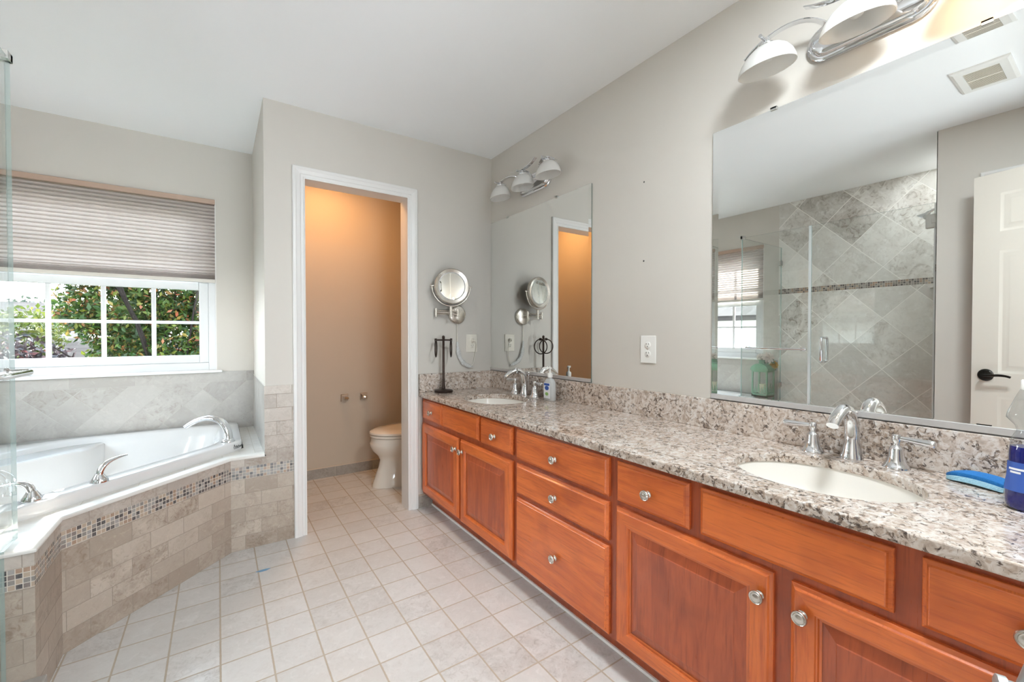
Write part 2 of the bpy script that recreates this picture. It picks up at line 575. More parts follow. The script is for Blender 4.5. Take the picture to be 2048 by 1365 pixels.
def thing(name, loc, label, cat, group=None):
    o = bpy.data.objects.new(name, None)
    o.empty_display_size = 0.05
    COL.objects.link(o)
    o.location = loc
    return tag(o, label, cat, group)


def struct(o, label=None):
    o['kind'] = 'structure'
    if label: o['label'] = label
    return o


def copy_tree(o, dloc, parent=None):
    c = o.copy()
    COL.objects.link(c)
    if parent is None:
        c.location = Vector(o.location) + Vector(dloc)
    else:
        c.parent = parent
    for ch in list(o.children):
        copy_tree(ch, (0, 0, 0), c)
    return c


def arc(c, r, a0, a1, n, plane='xz'):
    out = []
    for k in range(n + 1):
        a = a0 + (a1 - a0) * k / n
        p, q = r * math.cos(a), r * math.sin(a)
        out.append({'xz': (c[0] + p, c[1], c[2] + q), 'yz': (c[0], c[1] + p, c[2] + q), 'xy': (c[0] + p, c[1] + q, c[2])}[plane])
    return out


def bez(p0, p1, p2, p3, n=14):
    p0, p1, p2, p3 = map(Vector, (p0, p1, p2, p3))
    return [p0 * (1 - t) ** 3 + p1 * 3 * t * (1 - t) ** 2 + p2 * 3 * t * t * (1 - t) + p3 * t ** 3 for t in [k / n for k in range(n + 1)]]

# ================================================================== room shell
T = 0.12
b = MB(); b.poly([(XL - .2, -2.4, 0), (0.2, -2.4, 0), (0.2, 3.9, 0), (XL - .2, 3.9, 0)]); b.box(XL - .2, .2, -2.4, 3.9, -.2, -.001)
fl_ = struct(b.build('floor', 'floor', recalc=True))
MAT['blue_smudge'] = plain('blue_paint_smudge', (.16, .32, .50), .6)
b = MB(); b.poly([(-1.492 + .030 * math.cos(a) * (1 + .2 * math.sin(3 * a)), 2.402 + .011 * math.sin(a), .0006) for a in [2 * PI * k / 20 for k in range(20)]]); b.build('paint_smudge', 'blue_smudge', fl_)
b = MB(); b.box(XL - .2, .2, -2.4, 3.9, HC, HC + .12)
struct(b.build('ceiling', 'ceiling'))
# vanity wall
b = MB(); b.box(0, T, -2.4, 3.82, 0, HC)
wr = struct(b.build('wall_right', 'wall'))
for i, z in enumerate((1.873, 1.501)):
    b = MB(); b.lathe((0.001, 1.327, z), [(.0035, 0), (.0042, .0012), (.002, .0022)], 10, '-x'); b.build('screw_hole', 'slot', wr, 40)
# window openings
WX0, WX1, WZ0, WZ1 = -2.835, -1.672, 0.905, 2.078
b = MB()
b.box(XL - T, WX0, YW, YW + .16, 0, HC); b.box(WX1, XR, YW, YW + .16, 0, HC)
b.box(WX0, WX1, YW, YW + .16, 0, WZ0); b.box(WX0, WX1, YW, YW + .16, WZ1, HC)
struct(b.build('wall_far', 'wall'))
SY0, SY1 = 2.172, 3.335
b = MB()
b.box(XL - .16, XL, -2.4, SY0, 0, HC); b.box(XL - .16, XL, SY1, YW, 0, HC)
b.box(XL - .16, XL, SY0, SY1, 0, WZ0); b.box(XL - .16, XL, SY0, SY1, WZ1, HC)
struct(b.build('wall_left', 'wall'))
# wall with the toilet room doorway, and the toilet room
DX0, DX1, DZ = -1.250, -0.644, 2.040
b = MB()
b.box(XR, DX0 - .016, YB, YB + .112, 0, HC); b.box(DX1 + .016, 0, YB, YB + .112, 0, HC); b.box(DX0 - .016, DX1 + .016, YB, YB + .112, DZ + .016, HC)
b.box(XR, XR + .09, YB + .112, YW + .12, 0, HC)
struct(b.build('wall_back', 'wall'))
b = MB()
b.box(XR + .09, XR + .095, YB + .112, 3.70, 0, HC); b.box(XR + .09, 0, 3.70, 3.80, 0, HC)
b.box(-.006, 0, YB + .112, 3.70, 0, HC); b.box(XR + .095, DX0 - .016, YB + .112, YB + .117, 0, HC)
struct(b.build('wall_toilet_room', 'wall_wc'))
# shower partition, wall beside the shower, rear wall with the bedroom doorway
b = MB()
b.box(XL, XO, 0.63, 0.73, 0, HC)
b.box(XO - .1, XO, -.10, 0.63, 0, HC)
struct(b.build('wall_shower_side', 'wall'))
b = MB()
b.box(XO - .1, -1.80, -.22, -.10, 0, HC); b.box(-0.95, 0, -.22, -.10, 0, HC); b.box(-1.80, -0.95, -.22, -.10, 2.06, HC)
b.box(XL, XO - .1, -.22, -.10, 0, HC)
struct(b.build('wall_rear', 'wall'))
b = MB(); b.box(XL - .1, .1, -2.5, -2.4, 0, HC)
struct(b.build('wall_bedroom', 'wall'))


b = MB(); b.box(XL - .55, .3, YW + .16, YW + .72, HC + .02, HC + .16); b.box(XL - .50, XL - .16, -.5, YW + .72, HC + .02, HC + .16)  # unseen eave added to keep direct sun off the far window shade
struct(b.build('sun_block_eave', 'trim'))
# ------------------------------------------------------------------ windows
def window(name, axis, wall, a0, a1, label):
    """double hung window in the opening a0..a1; axis 'y' = in the far wall, 'x' = in the left wall (mirrored depth)"""
    def P(bld, u0, u1, d0, d1, z0, z1):
        if axis == 'y': bld.box(u0, u1, wall + d0, wall + d1, z0, z1)
        else: bld.box(wall - d0, wall - d1, u0, u1, z0, z1)
    root = bpy.data.objects.new(name, None); COL.objects.link(root)
    struct(root, label)
    root.location = (0, 0, 0)
    f = MB()
    P(f, a0, a0 + .045, .03, .13, WZ0, WZ1); P(f, a1 - .045, a1, .03, .13, WZ0, WZ1)
    P(f, a0 + .045, a1 - .045, .03, .13, WZ1 - .05, WZ1); P(f, a0 + .045, a1 - .045, .03, .13, WZ0, WZ0 + .055)
    f.build('window_frame', 'vinyl', root, bevel=.003)
    s = MB()
    mid = 1.475
    for (z0, z1, dd) in ((WZ0 + .055, mid + .032, .045), (mid - .006, WZ1 - .05, .085)):
        P(s, a0 + .045, a0 + .098, dd, dd + .035, z0, z1); P(s, a1 - .098, a1 - .045, dd, dd + .035, z0, z1)
        P(s, a0 + .098, a1 - .098, dd, dd + .035, z0, z0 + .052); P(s, a0 + .098, a1 - .098, dd, dd + .035, z1 - .05, z1)
    s.build('sash', 'vinyl', root, bevel=.004)
    g = MB(); m = MB()
    for (z0, z1, dd) in ((WZ0 + .107, mid - .018, .062), (mid + .046, WZ1 - .10, .102)):
        P(g, a0 + .09, a1 - .09, dd, dd + .006, z0 - .01, z1 + .01)
        w = a1 - .098 - (a0 + .098)
        for k in (1, 2, 3):
            u = a0 + .098 + w * k / 4
            P(m, u - .011, u + .011, dd - .006, dd + .012, z0, z1)
        zc = (z0 + z1) / 2
        P(m, a0 + .098, a1 - .098, dd - .0055, dd + .0115, zc - .010, zc + .010)
    g.build('pane', 'glass', root)
    m.build('muntin_grid', 'vinyl', root, bevel=.002)
    l = MB()
    P(l, a0, a0 + .006, .0, .03, WZ0, WZ1); P(l, a1 - .006, a1, .0, .03, WZ0, WZ1)
    l.build('jamb_liner', 'trim', root)
    q = MB(); P(q, a0 - .03, a1 + .03, -.028, .035, WZ0 - .012, WZ0 + .006)
    q.build('window_sill', 'trim', root, bevel=.005)
    return root


window('window_1', 'y', YW, WX0, WX1, 'white four-column double hung window above the bathtub')
window('window_2', 'x', XL, SY0, SY1, 'white double hung window on the side wall seen in the large mirror')


def fabric(name):
    t = NT(name)
    c = t.mix(t.noise(t.uv(), 90, 3), (0.46, 0.405, 0.375), (0.52, 0.465, 0.435))
    d = t.n('ShaderNodeBsdfDiffuse'); t.set(d.inputs[0], c)
    tr = t.n('ShaderNodeBsdfTranslucent'); t.set(tr.inputs[0], c)
    mx = t.n('ShaderNodeMixShader'); mx.inputs[0].default_value = 0.22
    t.t.links.new(d.outputs[0], mx.inputs[1]); t.t.links.new(tr.outputs[0], mx.inputs[2])
    t.t.links.new(mx.outputs[0], t.out.inputs['Surface'])
    return t.mat


MAT['shade_fabric'] = fabric('cellular_shade_fabric')
MAT['shade_rail'] = plain('taupe_rail', (0.42, 0.30, 0.235), 0.45)
MAT['shade_bottom'] = plain('pale_bottom_rail', (0.62, 0.58, 0.53), 0.4)


def shade(axis, wall, a0, a1, label):
    c = ((a0 + a1) / 2, wall + .0, 2.04) if axis == 'y' else (wall, (a0 + a1) / 2, 2.04)
    root = thing('cellular_shade', c, label, 'window shade', 'cellular window shades')
    def V(u, d, z): return (u, wall + d, z) if axis == 'y' else (wall - d, u, z)
    def B(bld, u0, u1, d0, d1, z0, z1):
        p, q = V(u0, d0, z0), V(u1, d1, z1); bld.box(p[0], q[0], p[1], q[1], z0, z1)
    h = MB(); B(h, a0 + .003, a1 - .003, -.012, .028, 2.043, 2.075); h.build('headrail', 'shade_rail', root, bevel=.002)
    b = MB()
    zt, zb, n = 2.040, 1.532, 26
    z = zt; pts = []
    hs = [1.0] * 19 + [.7, .45, .3, .22, .2, .2, .2, .2]
    tot = sum(hs)
    for k, hh in enumerate(hs):
        dz = (zt - zb) * hh / tot
        amp = .015
        pts += [(-.002, z), (-.002 - amp * .75, z - dz * .28), (-.002 - amp, z - dz * .5), (-.002 - amp * .75, z - dz * .72)]
        z -= dz
    pts.append((-.002, z))
    lo = [V(a0 + .006, d + .010, z) for d, z in pts]; hi = [V(a1 - .006, d + .010, z) for d, z in pts]
    b.loft([lo, hi], 0, False, False, closed=False)
    b.build('pleated_fabric', 'shade_fabric', root, recalc=False)
    r = MB(); B(r, a0 + .004, a1 - .004, -.008, .020, 1.508, 1.531); r.build('bottom_rail', 'shade_bottom', root, bevel=.003)
    return root


shade('y', YW, WX0, WX1, 'taupe pleated cellular shade half lowered over the window above the bathtub')
shade('x', XL, SY0, SY1, 'backlit pleated cellular shade seen in the large mirror, on the side window')

# ------------------------------------------------------------------ doorway of the toilet room
d1 = bpy.data.objects.new('door_1', None); COL.objects.link(d1); struct(d1, 'white cased doorway to the toilet room'); d1.location = (DX0, YB, 0)
b = MB()
b.box(DX0 - .016, DX0, YB - .002, YB + .118, 0, DZ + .016); b.box(DX1, DX1 + .016, YB - .002, YB + .118, 0, DZ + .016); b.box(DX0, DX1, YB - .002, YB + .118, DZ, DZ + .016)
b.build('door_jamb', 'trim', d1)
CW = .066
cas = [(0, 0), (0, .010), (.007, .012), (.010, .009), (.022, .010), (.026, .014), (.044, .017), (.050, .020), (.062, .020), (CW, .016), (CW, 0)]


def casing(x0, x1, zt, yf, sgn, root, x_axis=True, name='door_casing'):
    """mitred casing round an opening x0..x1 up to zt; yf = wall face, sgn = direction the profile sticks out"""
    loops = []
    for (x, z, ox, oz) in ((x0, 0, -1, 0), (x0, zt, -1, 1), (x1, zt, 1, 1), (x1, 0, 1, 0)):
        loops.append([((x + ox * a, yf + sgn * d, z + oz * a) if x_axis else (yf + sgn * d, x + ox * a, z + oz * a)) for a, d in cas])
    m = MB(); m.loft(loops, 0, True, True)
    return m.build(name, 'trim', root)


casing(DX0, DX1, DZ, YB, -1, d1)

# ------------------------------------------------------------------ baseboards, caulk
def baseboard(name, x0, x1, y0, y1, cap):
    b = MB(); b.box(x0, x1, y0, y1, 0, .078, 0); 
    b.box(x0, x1, y0, y1, .078, .084, 1)
    return struct(b.build(name, ['tile_base', 'base_cap']))


baseboard('baseboard_toilet_room', XR + .095, -.006, 3.69, 3.70, 0)
baseboard('baseboard_back', DX1 + CW + .001, -.47, YB - .009, YB, 0)
baseboard('baseboard_toilet_left', XR + .095, XR + .104, YB + .118, 3.69, 0)

# ================================================================== tiles round the tub
XA, X5, XC, YC, YD = -1.6156, -1.307, -2.134, 2.1717, 1.9029
FY = YB - .007          # tile face of the back wall
b = MB()
segs = [((XR, FY), (XA, FY)), ((XA, FY), (XC, YC)), ((XC, YC), (XC, YD)), ((XC, YD), (XL, YD))]
for (p, q) in segs:
    for z0, z1, mi in ((0, .3812, 0), (.3812, .4456, 1), (.4456, ZD - .008, 2)):
        b.poly([(*p, z0), (*q, z0), (*q, z1), (*p, z1)], mi)
# deck top, with the bath standing in it
rim = [(-1.548, 3.585), (-1.548, 2.93), (-1.585, 2.872), (-2.262, 2.196), (-2.33, 2.155), (-2.948, 2.155), (-2.948, 3.585)]
deck = [(XR, YW), (XR, FY), (XA, FY), (XC, YC), (XC, YD), (XL, YD), (XL, YW)]
loops = [(deck, ), (rim, )]
es = []
for lp in (deck, rim):
    vs = [b.bm.verts.new((x, y, ZD)) for x, y in lp]
    es += [b.bm.edges.new((vs[i], vs[(i + 1) % len(vs)])) for i in range(len(vs))]
r = bmesh.ops.triangle_fill(b.bm, use_beauty=True, use_dissolve=False, edges=es, normal=(0, 0, 1))
for g in r['geom']:
    if isinstance(g, bmesh.types.BMFace): g.material_index = 3
surround = b.build('tub_surround', ['tile_brick', 'mosaic', 'tile_brick_up', 'tile_deck'], recalc=False)
tag(surround, 'tan tiled tub surround with mosaic band and angled front apron', 'tub surround')
# rounded bullnose strip along the front edges of the deck
b = MB()
path = [(XR - .006, FY), (XA, FY), (XC, YC), (XC, YD), (XL, YD)]
W_ = .052
loops = []
for i, (x, y) in enumerate(path):
    p = Vector((x, y, 0))
    t0 = (p - Vector((*path[i - 1], 0))).normalized() if i else None
    t1 = (Vector((*path[i + 1], 0)) - p).normalized() if i < len(path) - 1 else None
    t0 = t0 or t1; t1 = t1 or t0
    n0 = Vector((-t0.y, t0.x, 0)); n1 = Vector((-t1.y, t1.x, 0))   # pointing out of the deck (towards the room)
    nn = (n0 + n1).normalized(); nn = nn / max(.3, nn.dot(n0))
    prof = [(.005, ZD - .009), (.0065, ZD - .003), (.004, ZD + .003), (-.002, ZD + .006), (-W_, ZD + .006), (-W_, ZD - .002), (-.01, ZD - .009)]
    loops.append([p + nn * a + Vector((0, 0, z)) for a, z in prof])
b.loft(loops)
b.build('bullnose_edge', 'bullnose', surround, 50)

b = MB()
# part of the tiled apron that climbs the wall up to the cap, and the tiled side of the return wall
b.poly([(X5, FY, ZD), (XR - .006, FY, ZD), (XR - .006, FY, .871), (X5, FY, .871)], 2)
b.poly([(X5, FY, ZD - .008), (XR, FY, ZD - .008), (XR, FY, ZD), (X5, FY, ZD)], 2)
b.poly([(X5, FY, .871), (XR - .006, FY, .871), (XR - .006, YB, .871), (X5, YB, .871)], 4)
b.poly([(XR - .006, FY, ZD), (XR - .006, YW, ZD), (XR - .006, YW, .871), (XR - .006, FY, .871)], 5)
b.poly([(XR - .006, FY, .871), (XR - .006, YW, .871), (XR, YW, .871), (XR, FY, .871)], 4)
TILES = ['tile_brick', 'mosaic', 'tile_brick_up', 'tile_deck', 'bullnose', 'tile_diag', 'tile_border']
bk = b
b = MB()
for (x0, x1, y0, y1, nx, ny) in ((XL, XR, YW - .006, YW - .006, 0, -1),):
    b.poly([(x0, y0, ZD), (x1, y0, ZD), (x1, y0, .826), (x0, y0, .826)], 5)
    b.poly([(x0, y0, .826), (x1, y0, .826), (x1, y0, .898), (x0, y0, .898)], 6)
    b.poly([(x0, y0, .898), (x1, y0, .898), (x1, YW, .898), (x0, YW, .898)], 4)
struct(b.build('wall_far_tile', TILES, recalc=False), 'pale diagonal stone tiles under the window')
b = MB()
b.poly([(XL + .006, 2.03, ZD), (XL + .006, YW, ZD), (XL + .006, YW, .826), (XL + .006, 2.03, .826)], 5)
b.poly([(XL + .006, 2.03, .826), (XL + .006, YW, .826), (XL + .006, YW, .898), (XL + .006, 2.03, .898)], 6)
b.poly([(XL + .006, 2.03, .898), (XL + .006, YW, .898), (XL, YW, .898), (XL, 2.03, .898)], 4)
struct(b.build('wall_left_tile', TILES, recalc=False), 'pale diagonal stone tiles behind the lantern')
b = bk
for z0, z1, mi in ((0, .3812, 0), (.3812, .4456, 1), (.4456, ZD - .008, 2)):
    b.poly([(X5, FY, z0), (XR, FY, z0), (XR, FY, z1), (X5, FY, z1)], mi)
struct(b.build('wall_back_tile', ['tile_brick', 'mosaic', 'tile_brick_up', 'tile_deck', 'bullnose', 'tile_diag', 'tile_border'], recalc=False), 'tan stone tiles beside the toilet room doorway')
# ------------------------------------------------------------------ bathtub
def round_poly(pts, r, n=5):
    out = []
    N = len(pts)
    for i in range(N):
        p, a, c = Vector(pts[i]), Vector(pts[i - 1]), Vector(pts[(i + 1) % N])
        d0, d1_ = (a - p), (c - p)
        rr = min(r, d0.length * .45, d1_.length * .45)
        s, e = p + d0.normalized() * rr, p + d1_.normalized() * rr
        for k in range(n + 1):
            t = k / n
            out.append(s * (1 - t) ** 2 + p * 2 * t * (1 - t) + e * t * t)
    return out


def inset_poly(pts, d):
    """move every side of the anticlockwise polygon inwards by d (or d[i])"""
    N = len(pts)
    area = sum(pts[i][0] * pts[(i + 1) % N][1] - pts[(i + 1) % N][0] * pts[i][1] for i in range(N))
    sg = 1 if area > 0 else -1
    lines = []
    for i in range(N):
        a, c = Vector(pts[i]), Vector(pts[(i + 1) % N])
        t = (c - a).normalized()
        n = Vector((-t.y, t.x)) * sg
        dd = d[i] if isinstance(d, (list, tuple)) else d
        lines.append((a + n * dd, t))
    out = []
    for i in range(N):
        (p, t), (q, s) = lines[i - 1], lines[i]
        den = t.x * s.y - t.y * s.x
        k = ((q - p).x * s.y - (q - p).y * s.x) / den
        out.append(tuple(p + t * k))
    return out


tub = thing('bathtub', (-2.3, 2.9, ZD), 'white acrylic corner bathtub set in the tiled deck under the window', 'bathtub')
rim5 = [(-1.555, 3.580), (-1.555, 2.895), (-2.290, 2.162), (-2.944, 2.162), (-2.944, 3.580)]
ZR = .543
b = MB()
outer = [round_poly(rim5, .05)]
op_in = inset_poly(rim5, [.10, .085, .10, .13, .085])
# cut the far corner: the bath narrows there to a moulded ledge
op = [op_in[0], op_in[1], op_in[2], op_in[3], (-2.83, 3.05), (-2.40, 3.495)]
# loops need equal counts: resample everything to 96 points around the centre
def resample(poly, n=96, c=(-2.15, 2.85)):
    res = []
    P_ = [Vector(p) for p in poly]
    for k in range(n):
        a = 2 * PI * k / n
        d = Vector((math.cos(a), math.sin(a)))
        best = None
        for i in range(len(P_)):
            p, q = P_[i] - Vector(c), P_[(i + 1) % len(P_)] - Vector(c)
            e = q - p
            den = d.x * e.y - d.y * e.x
            if abs(den) < 1e-9: continue
            t = (p.x * e.y - p.y * e.x) / den
            s = (p.x * d.y - p.y * d.x) / den
            if t > 0 and -1e-6 <= s <= 1 + 1e-6 and (best is None or t < best): best = t
        res.append(Vector(c) + d * best)
    return res
def R3(poly, z): return [(p.x, p.y, z) for p in poly]
o0 = resample(round_poly(rim5, .05)); o1 = resample(inset_poly(rim5, .006)); 
i0 = resample(round_poly(op, .12)); i1 = resample(round_poly(inset_poly(op, .012), .12)); i2 = resample(round_poly(inset_poly(op, .035), .14)); i3 = resample(round_poly(inset_poly(op, .11), .16)); i4 = resample(round_poly(inset_poly(op, .16), .16))
b.loft([R3(o0, ZD - .01), R3(o0, ZR - .012), R3([a * .6 + c * .4 for a, c in zip(o0, o1)], ZR - .003), R3(o1, ZR), R3(i0, ZR), R3(i1, ZR - .008), R3(i2, ZR - .06), R3(i3, .17), R3(i4, .13)], 0, False, True)
b.build('tub_shell', 'acrylic', tub, 55)
# moulded seat in the far left corner
b = MB()
seat = [(-2.875, 3.50), (-2.875, 2.62), (-2.72, 2.60), (-2.60, 3.05), (-2.28, 3.28), (-2.20, 3.50)]
sp = round_poly(seat, .09)
b.loft([R3(sp, .30), R3(sp, ZR - .040), R3([Vector((-2.65, 3.2)) + (p - Vector((-2.65, 3.2))) * .97 for p in sp], ZR - .030)], 0, False, True)
b.build('corner_seat', 'acrylic', tub, 55)
# dark maker's script on the rim front at the right corner
b = MB()
ex, ey = Vector((.7071, .7071, 0)), Vector((0, 0, 1))
o_ = Vector((-1.600, 2.850, ZR - .026)) + Vector((.0035, -.0035, 0))
for k, (u, h) in enumerate(((0, .020), (.011, .013), (.019, .010), (.026, .012), (.034, .009), (.042, .010), (.051, .006))):
    p = o_ + ex * u * 1.1
    b.tube([p, p + ex * .004 + ey * h, p + ex * .009 + ey * h * .2], .0013, 6)
b.tube([o_ + ex * .002 - ey * .004, o_ + ex * .03 - ey * .002, o_ + ex * .062 + ey * .002], .0011, 6)
b.build('script_mark', 'slot', tub)

# tub filler: arched spout and two levers
fl = thing('tub_filler', (-1.61, 2.89, ZR), 'chrome roman tub filler with arched spout and two lever handles on the bathtub rim', 'faucet')
b = MB()
b.lathe((-1.622, 2.925, ZR), [(.034, 0), (.034, .006), (.027, .016)], 28)
pth = bez((-1.622, 2.925, ZR + .005), (-1.612, 2.935, ZR + .14), (-1.72, 3.01, ZR + .17), (-1.815, 3.07, ZR + .085), 18)
b.sweep(pth, lambda k: [((.023 + .006 * k) * math.cos(2 * PI * i / 16), (.019 - .006 * k) * math.sin(2 * PI * i / 16)) for i in range(16)], up=(0.01, 0, 1))
b.build('spout', 'chrome', fl, 60)
def lever(x, y, dx, dy, lift, L):
    b = MB(); b.lathe((x, y, ZR), [(.030, 0), (.030, .005), (.022, .018), (.013, .034)], 24)
    p0 = Vector((x, y, ZR + .02)); d = Vector((dx, dy, 0))
    pth = bez(p0, p0 + Vector((0, 0, .05)), p0 + d * L * .45 + Vector((0, 0, .05 + lift * .5)), p0 + d * L + Vector((0, 0, .035 + lift)), 12)
    b.sweep(pth, lambda k: [((.015 - .003 * k) * math.cos(2 * PI * i / 12), (.013 - .009 * k) * math.sin(2 * PI * i / 12)) for i in range(12)], up=(0.01, 0.01, 1))
    b.build('lever_handle', 'chrome', fl, 60)
lever(-2.075, 2.425, .75, .66, .03, .10)
lever(-2.235, 2.295, -.9, .43, .0, .10)

# ================================================================== shower
b = MB()
X_ = XL + .005
YT = 2.029
b.poly([(X_, .73, 0), (X_, YD, 0), (X_, YD, 1.553), (X_, .73, 1.553)], 0)
b.poly([(X_, YD, ZD), (X_, YT, ZD), (X_, YT, 1.553), (X_, YD, 1.553)], 0)
b.poly([(X_, .73, 1.553), (X_, YT, 1.553), (X_, YT, 1.6025), (X_, .73, 1.6025)], 1)
b.poly([(X_, .73, 1.6025), (X_, YT, 1.6025), (X_, YT, HC), (X_, .73, HC)], 0)
b.poly([(X_, YT, .898), (XL, YT, .898), (XL, YT, HC), (X_, YT, HC)], 0)
struct(b.build('wall_shower_left_tile', ['tile_shower', 'mosaic_shower'], recalc=False))
b = MB()
for z0, z1, mi in ((0, 1.553, 0), (1.553, 1.6025, 1), (1.6025, HC, 0)):
    b.poly([(XL, .735, z0), (XO - .005, .735, z0), (XO - .005, .735, z1), (XL, .735, z1)], mi)
struct(b.build('wall_shower_side_tile', ['tile_shower', 'mosaic_shower'], recalc=False))
GX, GY = -2.200, 2.006
b = MB(); b.box(GX - .07, XO - .006, .735, YD, 0, .10)
tag(b.build('shower_curb', 'tile_border', bevel=.004), 'pale tiled curb under the shower glass door', 'shower curb')


def glass_slab(root, name, pts, n, th=.010, edge_sides=(0, 1, 2, 3)):
    """pts: outline, n: thickness direction; clear faces, green polished rim"""
    b = MB()
    n = Vector(n) * th / 2
    A = [b.bm.verts.new(Vector(p) + n) for p in pts]; B_ = [b.bm.verts.new(Vector(p) - n) for p in pts]
    b.face(A, 0); b.face(B_[::-1], 0)
    for i in range(len(pts)):
        j = (i + 1) % len(pts)
        b.face([A[i], B_[i], B_[j], A[j]], 1)
    return b.build(name, ['shower_glass', 'glass_edge'], root)


# front fixed panel (stands on the curb, notched over the tub deck)
YDR = 1.465
GT = 2.012
fp = thing('fixed_shower_panel', (GX, 1.7, .10), 'clear fixed shower glass panel carrying a chrome towel bar, beside the tub deck', 'shower glass')
glass_slab(fp, 'glass_pane', [(GX, YDR + .004, .102), (GX, YD - .004, .102), (GX, YD - .004, ZD + .010), (GX, GY, ZD + .010), (GX, GY, GT), (GX, YDR + .004, GT)], (1, 0, 0))
b = MB()
for y in (1.93, 1.505):
    b.lathe((GX + .005, y, 1.036), [(.016, 0), (.016, .006), (.011, .010), (.011, .050), (.013, .052)], 18, (1, 0, 0))
    b.lathe((GX - .005, y, 1.036), [(.012, 0), (.012, .008)], 18, (-1, 0, 0))
b.lathe((GX + .052, 1.475, 1.036), [(.006, 0), (.0095, .004), (.0095, .465), (.006, .469)], 18, (0, 1, 0))
b.build('towel_bar', 'chrome', fp, 50)
b = MB(); b.box(GX - .009, GX + .009, GY - .03, GY + .010, GT - .008, GT + .018); b.box(GX - .034, GX + .009, GY - .009, GY + .010, GT - .008, GT + .018)
b.build('corner_clamp', 'steel', fp, bevel=.002)
b = MB(); b.box(GX - .0065, GX + .0065, YDR - .004, YDR + .014, .11, GT - .002)
b.build('edge_seal', 'seal', fp)
# return panel on the tub deck
rp = thing('return_shower_panel', (-2.6, GY, ZD), 'clear shower glass panel standing on the tub deck, at a right angle to the wall', 'shower glass')
glass_slab(rp, 'glass_pane', [(GX - .006, GY, ZD + .008), (XL + .010, GY, ZD + .008), (XL + .010, GY, GT), (GX - .006, GY, GT)], (0, 1, 0))
for z in (1.857, .66):
    b = MB(); b.box(XL + .004, XL + .05, GY - .012, GY + .012, z - .022, z + .022); b.build('wall_clamp', 'steel', rp, bevel=.002)
# glass door
sd = thing('shower_door', (GX, 1.1, .10), 'clear hinged shower glass door with a chrome loop handle', 'shower door')
glass_slab(sd, 'glass_pane', [(GX, .752, .112), (GX, YDR - .004, .112), (GX, YDR - .004, GT), (GX, .752, GT)], (1, 0, 0))
b = MB()
for s in (1, -1):
    x = GX + s * .005
    ys, z0, z1 = 1.372, .945, 1.130
    b.tube([(x, ys, z0)] + [(x + s * (.040 + .012 * math.cos(a)), ys, z0 + .012 + .012 * math.sin(a) - .012 * 0) for a in [(-PI / 2 + PI / 2 * k / 5) for k in range(6)]] +
           [(x + s * (.040 + .012 * math.cos(a)), ys, z1 - .012 + .012 * math.sin(a)) for a in [(PI / 2 * k / 5) for k in range(6)]] + [(x, ys, z1)], .0095, 12)
b.build('loop_handle', 'chrome', sd, 60)
for z in (1.895, .30):
    b = MB(); b.box(GX - .012, GX + .016, .737, .752, z - .045, z + .045); b.box(GX + .004, GX + .016, .752, .800, z - .045, z + .045); b.box(GX - .016, GX - .004, .752, .800, z - .045, z + .045)
    b.box(GX + .012, GX + .019, .748, .772, z - .016, z + .016)
    b.build('hinge', 'steel', sd, bevel=.002)
b = MB(); b.box(GX - .0065, GX + .0065, .738, .760, .112, GT); b.build('edge_seal', 'seal', sd)
# shelf and head
b = MB(); b.prism([(XL + .006, .742), (XL + .20, .742), (XL + .17, .80), (XL + .10, .89), (XL + .006, .93)], 1.515, 1.532)
tag(b.build('corner_shelf', 'bullnose', bevel=.004), 'white corner shelf in the shower just under the mosaic band', 'shelf')
sh = thing('overhead_sprayer', (-2.6, .735, 2.03), 'chrome shower head high beside the shower door hinge', 'shower sprayer')
b = MB(); b.lathe((-2.55, .736, 2.05), [(.03, 0), (.03, .006), (.012, .012)], 20, 'y'); b.tube([(-2.55, .74, 2.05), (-2.55, .80, 2.06), (-2.55, .86, 2.03)], .009, 10); b.build('shower_arm', 'chrome', sh, 50)
b = MB(); b.lathe((-2.55, .855, 2.035), [(.012, 0), (.018, .02), (.045, .05), (.045, .058)], 22, (0, .6, -.8)); b.build('spray_face', 'chrome', sh, 50)
b = MB(); b.lathe((-2.45, .736, 1.20), [(.07, 0), (.068, .006), (.03, .012), (.025, .05)], 26, 'y'); b.tube([(-2.45, .775, 1.20), (-2.45, .79, 1.17), (-2.45, .80, 1.12)], .008, 10)
tag(b.build('shower_valve', 'chrome', smooth=50), 'chrome shower valve handle on the tiled side wall of the shower', 'valve')

# ================================================================== vanity cabinets
XF, XFACE, XTOE = -0.541, -0.5605, -0.4745
YV0 = -0.09
U_L, U_M = 1.6045, 1.0125     # seams between the three cabinet units


def knob(parent, y, z, x=XFACE):
    b = MB()
    b.lathe((x + .0005, y, z), [(.0105, 0), (.0105, .002), (.0065, .005), (.0058, .010), (.0095, .014), (.0155, .0165), (.0168, .019), (.0168, .0215), (.0150, .0235),
                                (.0135, .0225), (.0125, .0222), (.0110, .0240), (.0085, .0236), (.0055, .0252), (0.0, .0256)], 26, '-x')
    return b.build('knob', 'nickel', parent, 50)


def slab_front(name, parent, y0, y1, z0, z1):
    b = MB()
    b.rings_x(y0, y1, z0, z1, [(0, XF), (0, XF - .009), (.0015, XF - .0105), (.004, XF - .012), (.0075, XF - .0145), (.0105, XF - .0185), (.0125, XFACE)])
    return b.build(name, 'wood_h', parent)


def drawer(parent, y0, y1, z0, z1, knob_z=None):
    o = slab_front('drawer', parent, y0, y1, z0, z1)
    knob(o, (y0 + y1) / 2, knob_z if knob_z else (z0 + z1) / 2 - .004)
    return o


